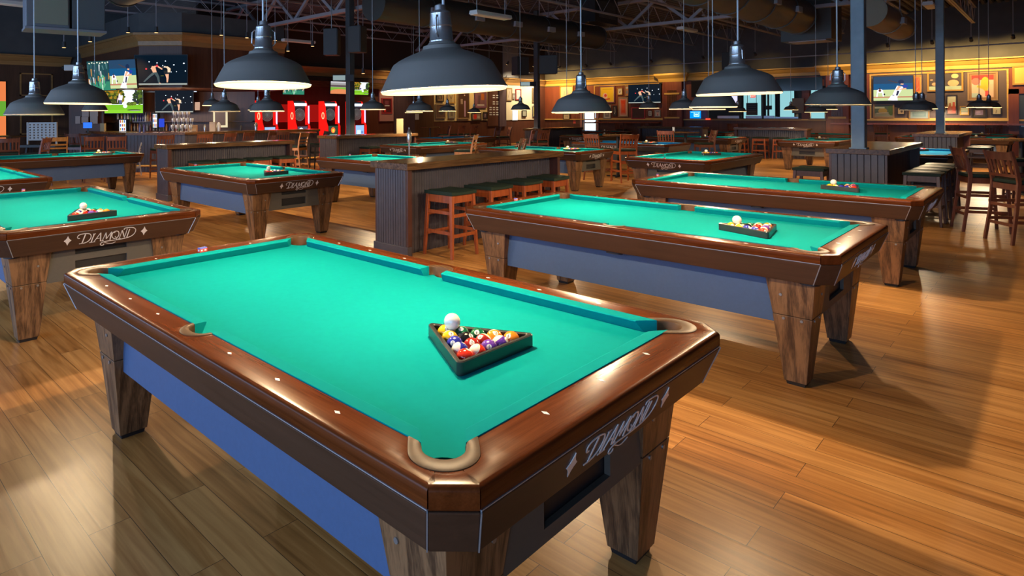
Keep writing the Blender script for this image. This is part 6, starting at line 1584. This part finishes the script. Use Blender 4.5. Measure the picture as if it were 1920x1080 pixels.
onbar('napkin_box', 399, 18.3, .17, .27, 'beige box on the bar beside the water jug', 'box', paint((.45, .36, .27), .6)); onbar('menu_card', 193, 19.4, .13, .24, 'upright cream menu card on the bar', 'menu', paint((.55, .42, .22), .6)); onbar('napkin_box', 361, 18.6, .26, .18, 'pale basket on the bar right of the glasses', 'box', paint((.50, .33, .19), .6))
for j, px in enumerate((262, 270)): place_bottle(px, 17.75, 1.0905, 5, ('dark blue bottle standing on the bar front', 'second dark blue bottle on the bar front')[j], .9)
# notices on the brown wall beside the bar
for i, (px, py, w, h) in enumerate(((160, 213, .22, .20), (176, 213, .26, .17), (146, 225, .16, .24), (159, 225, .22, .20), (176, 225, .24, .24), (370, 199, .16, .26))):
    p = at_d(px, py, 20.2 if px < 200 else 20.0); t = thing('paper_notice', 'paper notice on the wooden wall by the bar, %s from the frame edge' % ORD[i], 'notice', p, -YAW, 'paper notices by the bar'); MB().box(-w / 2, w / 2, 0, .004, -h / 2, h / 2).build('sheet', paint((.46, .38, .34), .6), t)
p = at_d(165, 214, 20.35); t = thing('wall_partition', 'dark brown wooden wall piece carrying paper notices', 'wall panel', (p.x, p.y, 0), -YAW); MB().box(-.62, .50, 0, .06, 0, 2.3).build('panel', M_WALLW, t)
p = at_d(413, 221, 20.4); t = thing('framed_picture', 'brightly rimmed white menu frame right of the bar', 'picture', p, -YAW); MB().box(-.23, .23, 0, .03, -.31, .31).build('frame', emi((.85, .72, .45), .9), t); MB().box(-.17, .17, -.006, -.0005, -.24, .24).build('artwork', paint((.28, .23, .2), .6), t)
p = at_d(131, 127, 19.0); t = thing('wall_security_camera', 'pale security camera beside the bar soffit', 'camera', p, -YAW); MB().box(-.16, .16, -.05, .05, -.09, .09).build('camera_body', M_WHITE, t, bevel=.02); MB().tube([(-.17, 0, 0), (-.22, 0, 0)], .05, 12).build('camera_lens', M_BLACK, t); MB().box(.0, .05, .05, 1.5, -.03, .03).build('camera_arm', M_BLACK, t)

# ------------------------------------------------------------------ giant connect-four style grid game on a dark table
p = at_d(79, 214, 15.6)
t = thing('grid_game', 'giant pale grid game board with rows of round holes', 'board game', (p.x, p.y, 0), -YAW + .12)
W = .70; H0, H1 = .97, 1.40
nx, nz = 7, 6
b = MB(); cw = (W - .06) / nx; chh = (H1 - H0 - .04) / nz
# plate with real round holes: each cell is a square ring around a 12-gon
for i in range(nx):
    for j in range(nz):
        cx = -W / 2 + .03 + cw * (i + .5); cz = H0 + .02 + chh * (j + .5); n = 16
        O = []
        for k_ in range(n):
            a = 2 * pi * k_ / n; m = max(abs(cos(a)), abs(sin(a))); O.append((cx + cos(a) / m * cw / 2, cz + sin(a) / m * chh / 2))
        I_ = [(cx + .30 * chh * cos(2 * pi * k_ / n), cz + .30 * chh * sin(2 * pi * k_ / n)) for k_ in range(n)]
        b.loft([[(x, .02, z) for x, z in I_], [(x, -.02, z) for x, z in I_], [(x, -.02, z) for x, z in O], [(x, .02, z) for x, z in O], [(x, .02, z) for x, z in I_]])
b.build('hole_grille', paint((.46, .44, .42), .5), t)
b = MB()
for s in (-1, 1): b.box(s * (W / 2 - .015) - .015, s * (W / 2 - .015) + .015, -.03, .03, .86, H1 + .01)
b.box(-W / 2 + .03, W / 2 - .03, -.02, .02, H1 - .02, H1 + .005); b.box(-W / 2 + .03, W / 2 - .03, -.02, .02, H0 - .01, H0 + .02)
b.build('board_frame', paint((.46, .44, .42), .5), t)
t2 = thing('game_table', 'dark table with trestle legs holding the grid game', 'table', (p.x, p.y, 0), -YAW + .12)
MB().box(-.42, .42, -.3, .3, .80, .858).build('table_top', M_BLACK, t2)
for s in (-1, 1):
    MB().bar((s * .36, -.25, 0), (s * .30, -.1, .80), .05).build('leg', M_BLACK, t2); MB().bar((s * .36, .25, 0), (s * .30, .1, .80), .05).build('leg', M_BLACK, t2)
# box and bottle on the thin column counter, spray bottle, cups
p = at_z(756.5, 249, 1.021); t = thing('carton', 'cream carton standing at the counter end by the steel bottle', 'carton', (12.15, 12.9, 1.0215), -YAW); MB().box(-.095, .095, -.07, .07, 0, .40).build('carton_body', paint((.42, .34, .17), .6), t); MB().prism([(-.095, -.07), (.095, -.07), (.095, .07), (-.095, .07)], .4005, .41).build('carton_lid', paint((.36, .29, .14), .6), t)
t = thing('steel_bottle', 'tall shiny steel bottle beyond the first logo table corner', 'bottle', (*cat(767, 14.6), 0)); MB().lathe([(.14, 0), (.14, .03), (.02, .05), (.02, .90)], 16).build('stand', M_NECK, t, smooth=True); MB().lathe([(.001, .9005), (.055, .901), (.06, .95), (.06, 1.12), (.03, 1.19), (.018, 1.22), (.022, 1.25), (.001, 1.26)], 18).build('bottle_body', M_NECK, t, smooth=True)
t = thing('tumbler', 'clear glass on the second high table', 'glass', (*cat(1263, 17.2), 1.0305)); MB().lathe([(.03, 0), (.036, .13), (.033, .13), (.028, .01)], 14).build('glass_body', GL_M, t, smooth=True)
for i, (px, d) in enumerate(((672, 16.9), (690, 17.0))):
    pass
# ------------------------------------------------------------------ daylight, sky, eye
w = bpy.data.worlds.new('sky'); SC.world = w; w.use_nodes = True
bg = w.node_tree.nodes['Background']; bg.inputs['Color'].default_value = (.62, .78, 1.0, 1); bg.inputs['Strength'].default_value = 1.6
for i, (a, c) in enumerate(WINS):
    l = bpy.data.lights.new('window_daylight', 'AREA'); l.shape = 'RECTANGLE'; l.size = c - a; l.size_y = 2.6; l.energy = 125; l.color = (.34, .58, 1.0)
    o = bpy.data.objects.new('window_daylight', l); COL.objects.link(o); o.location = (XL + .02, (a + c) / 2, 1.85); o.rotation_euler = (0, -pi / 2, 0)
cam = bpy.data.cameras.new('eye'); cam.sensor_width = 36; cam.lens = 36 * FPX / 1920
cam.shift_x = (960 - CX) / 1920; cam.shift_y = -(540 - CY) / 1920; cam.clip_end = 200
o = bpy.data.objects.new('eye', cam); COL.objects.link(o)
o.matrix_world = Matrix.Translation((0, 0, EYE)) @ Matrix.Rotation(-YAW, 4, 'Z') @ Matrix.Rotation(pi / 2, 4, 'X') @ Matrix.Rotation(ROLL, 4, 'Z')
SC.camera = o
SC.view_settings.view_transform = 'Standard'; SC.view_settings.look = 'None'; SC.view_settings.gamma = 1; SC.view_settings.use_curve_mapping = False
SC.view_settings.exposure = 0.22
SC.cycles.use_denoising = True
SC.cycles.caustics_reflective = False; SC.cycles.caustics_refractive = False
SC.cycles.max_bounces = 6; SC.cycles.diffuse_bounces = 3; SC.cycles.glossy_bounces = 3; SC.cycles.transmission_bounces = 4
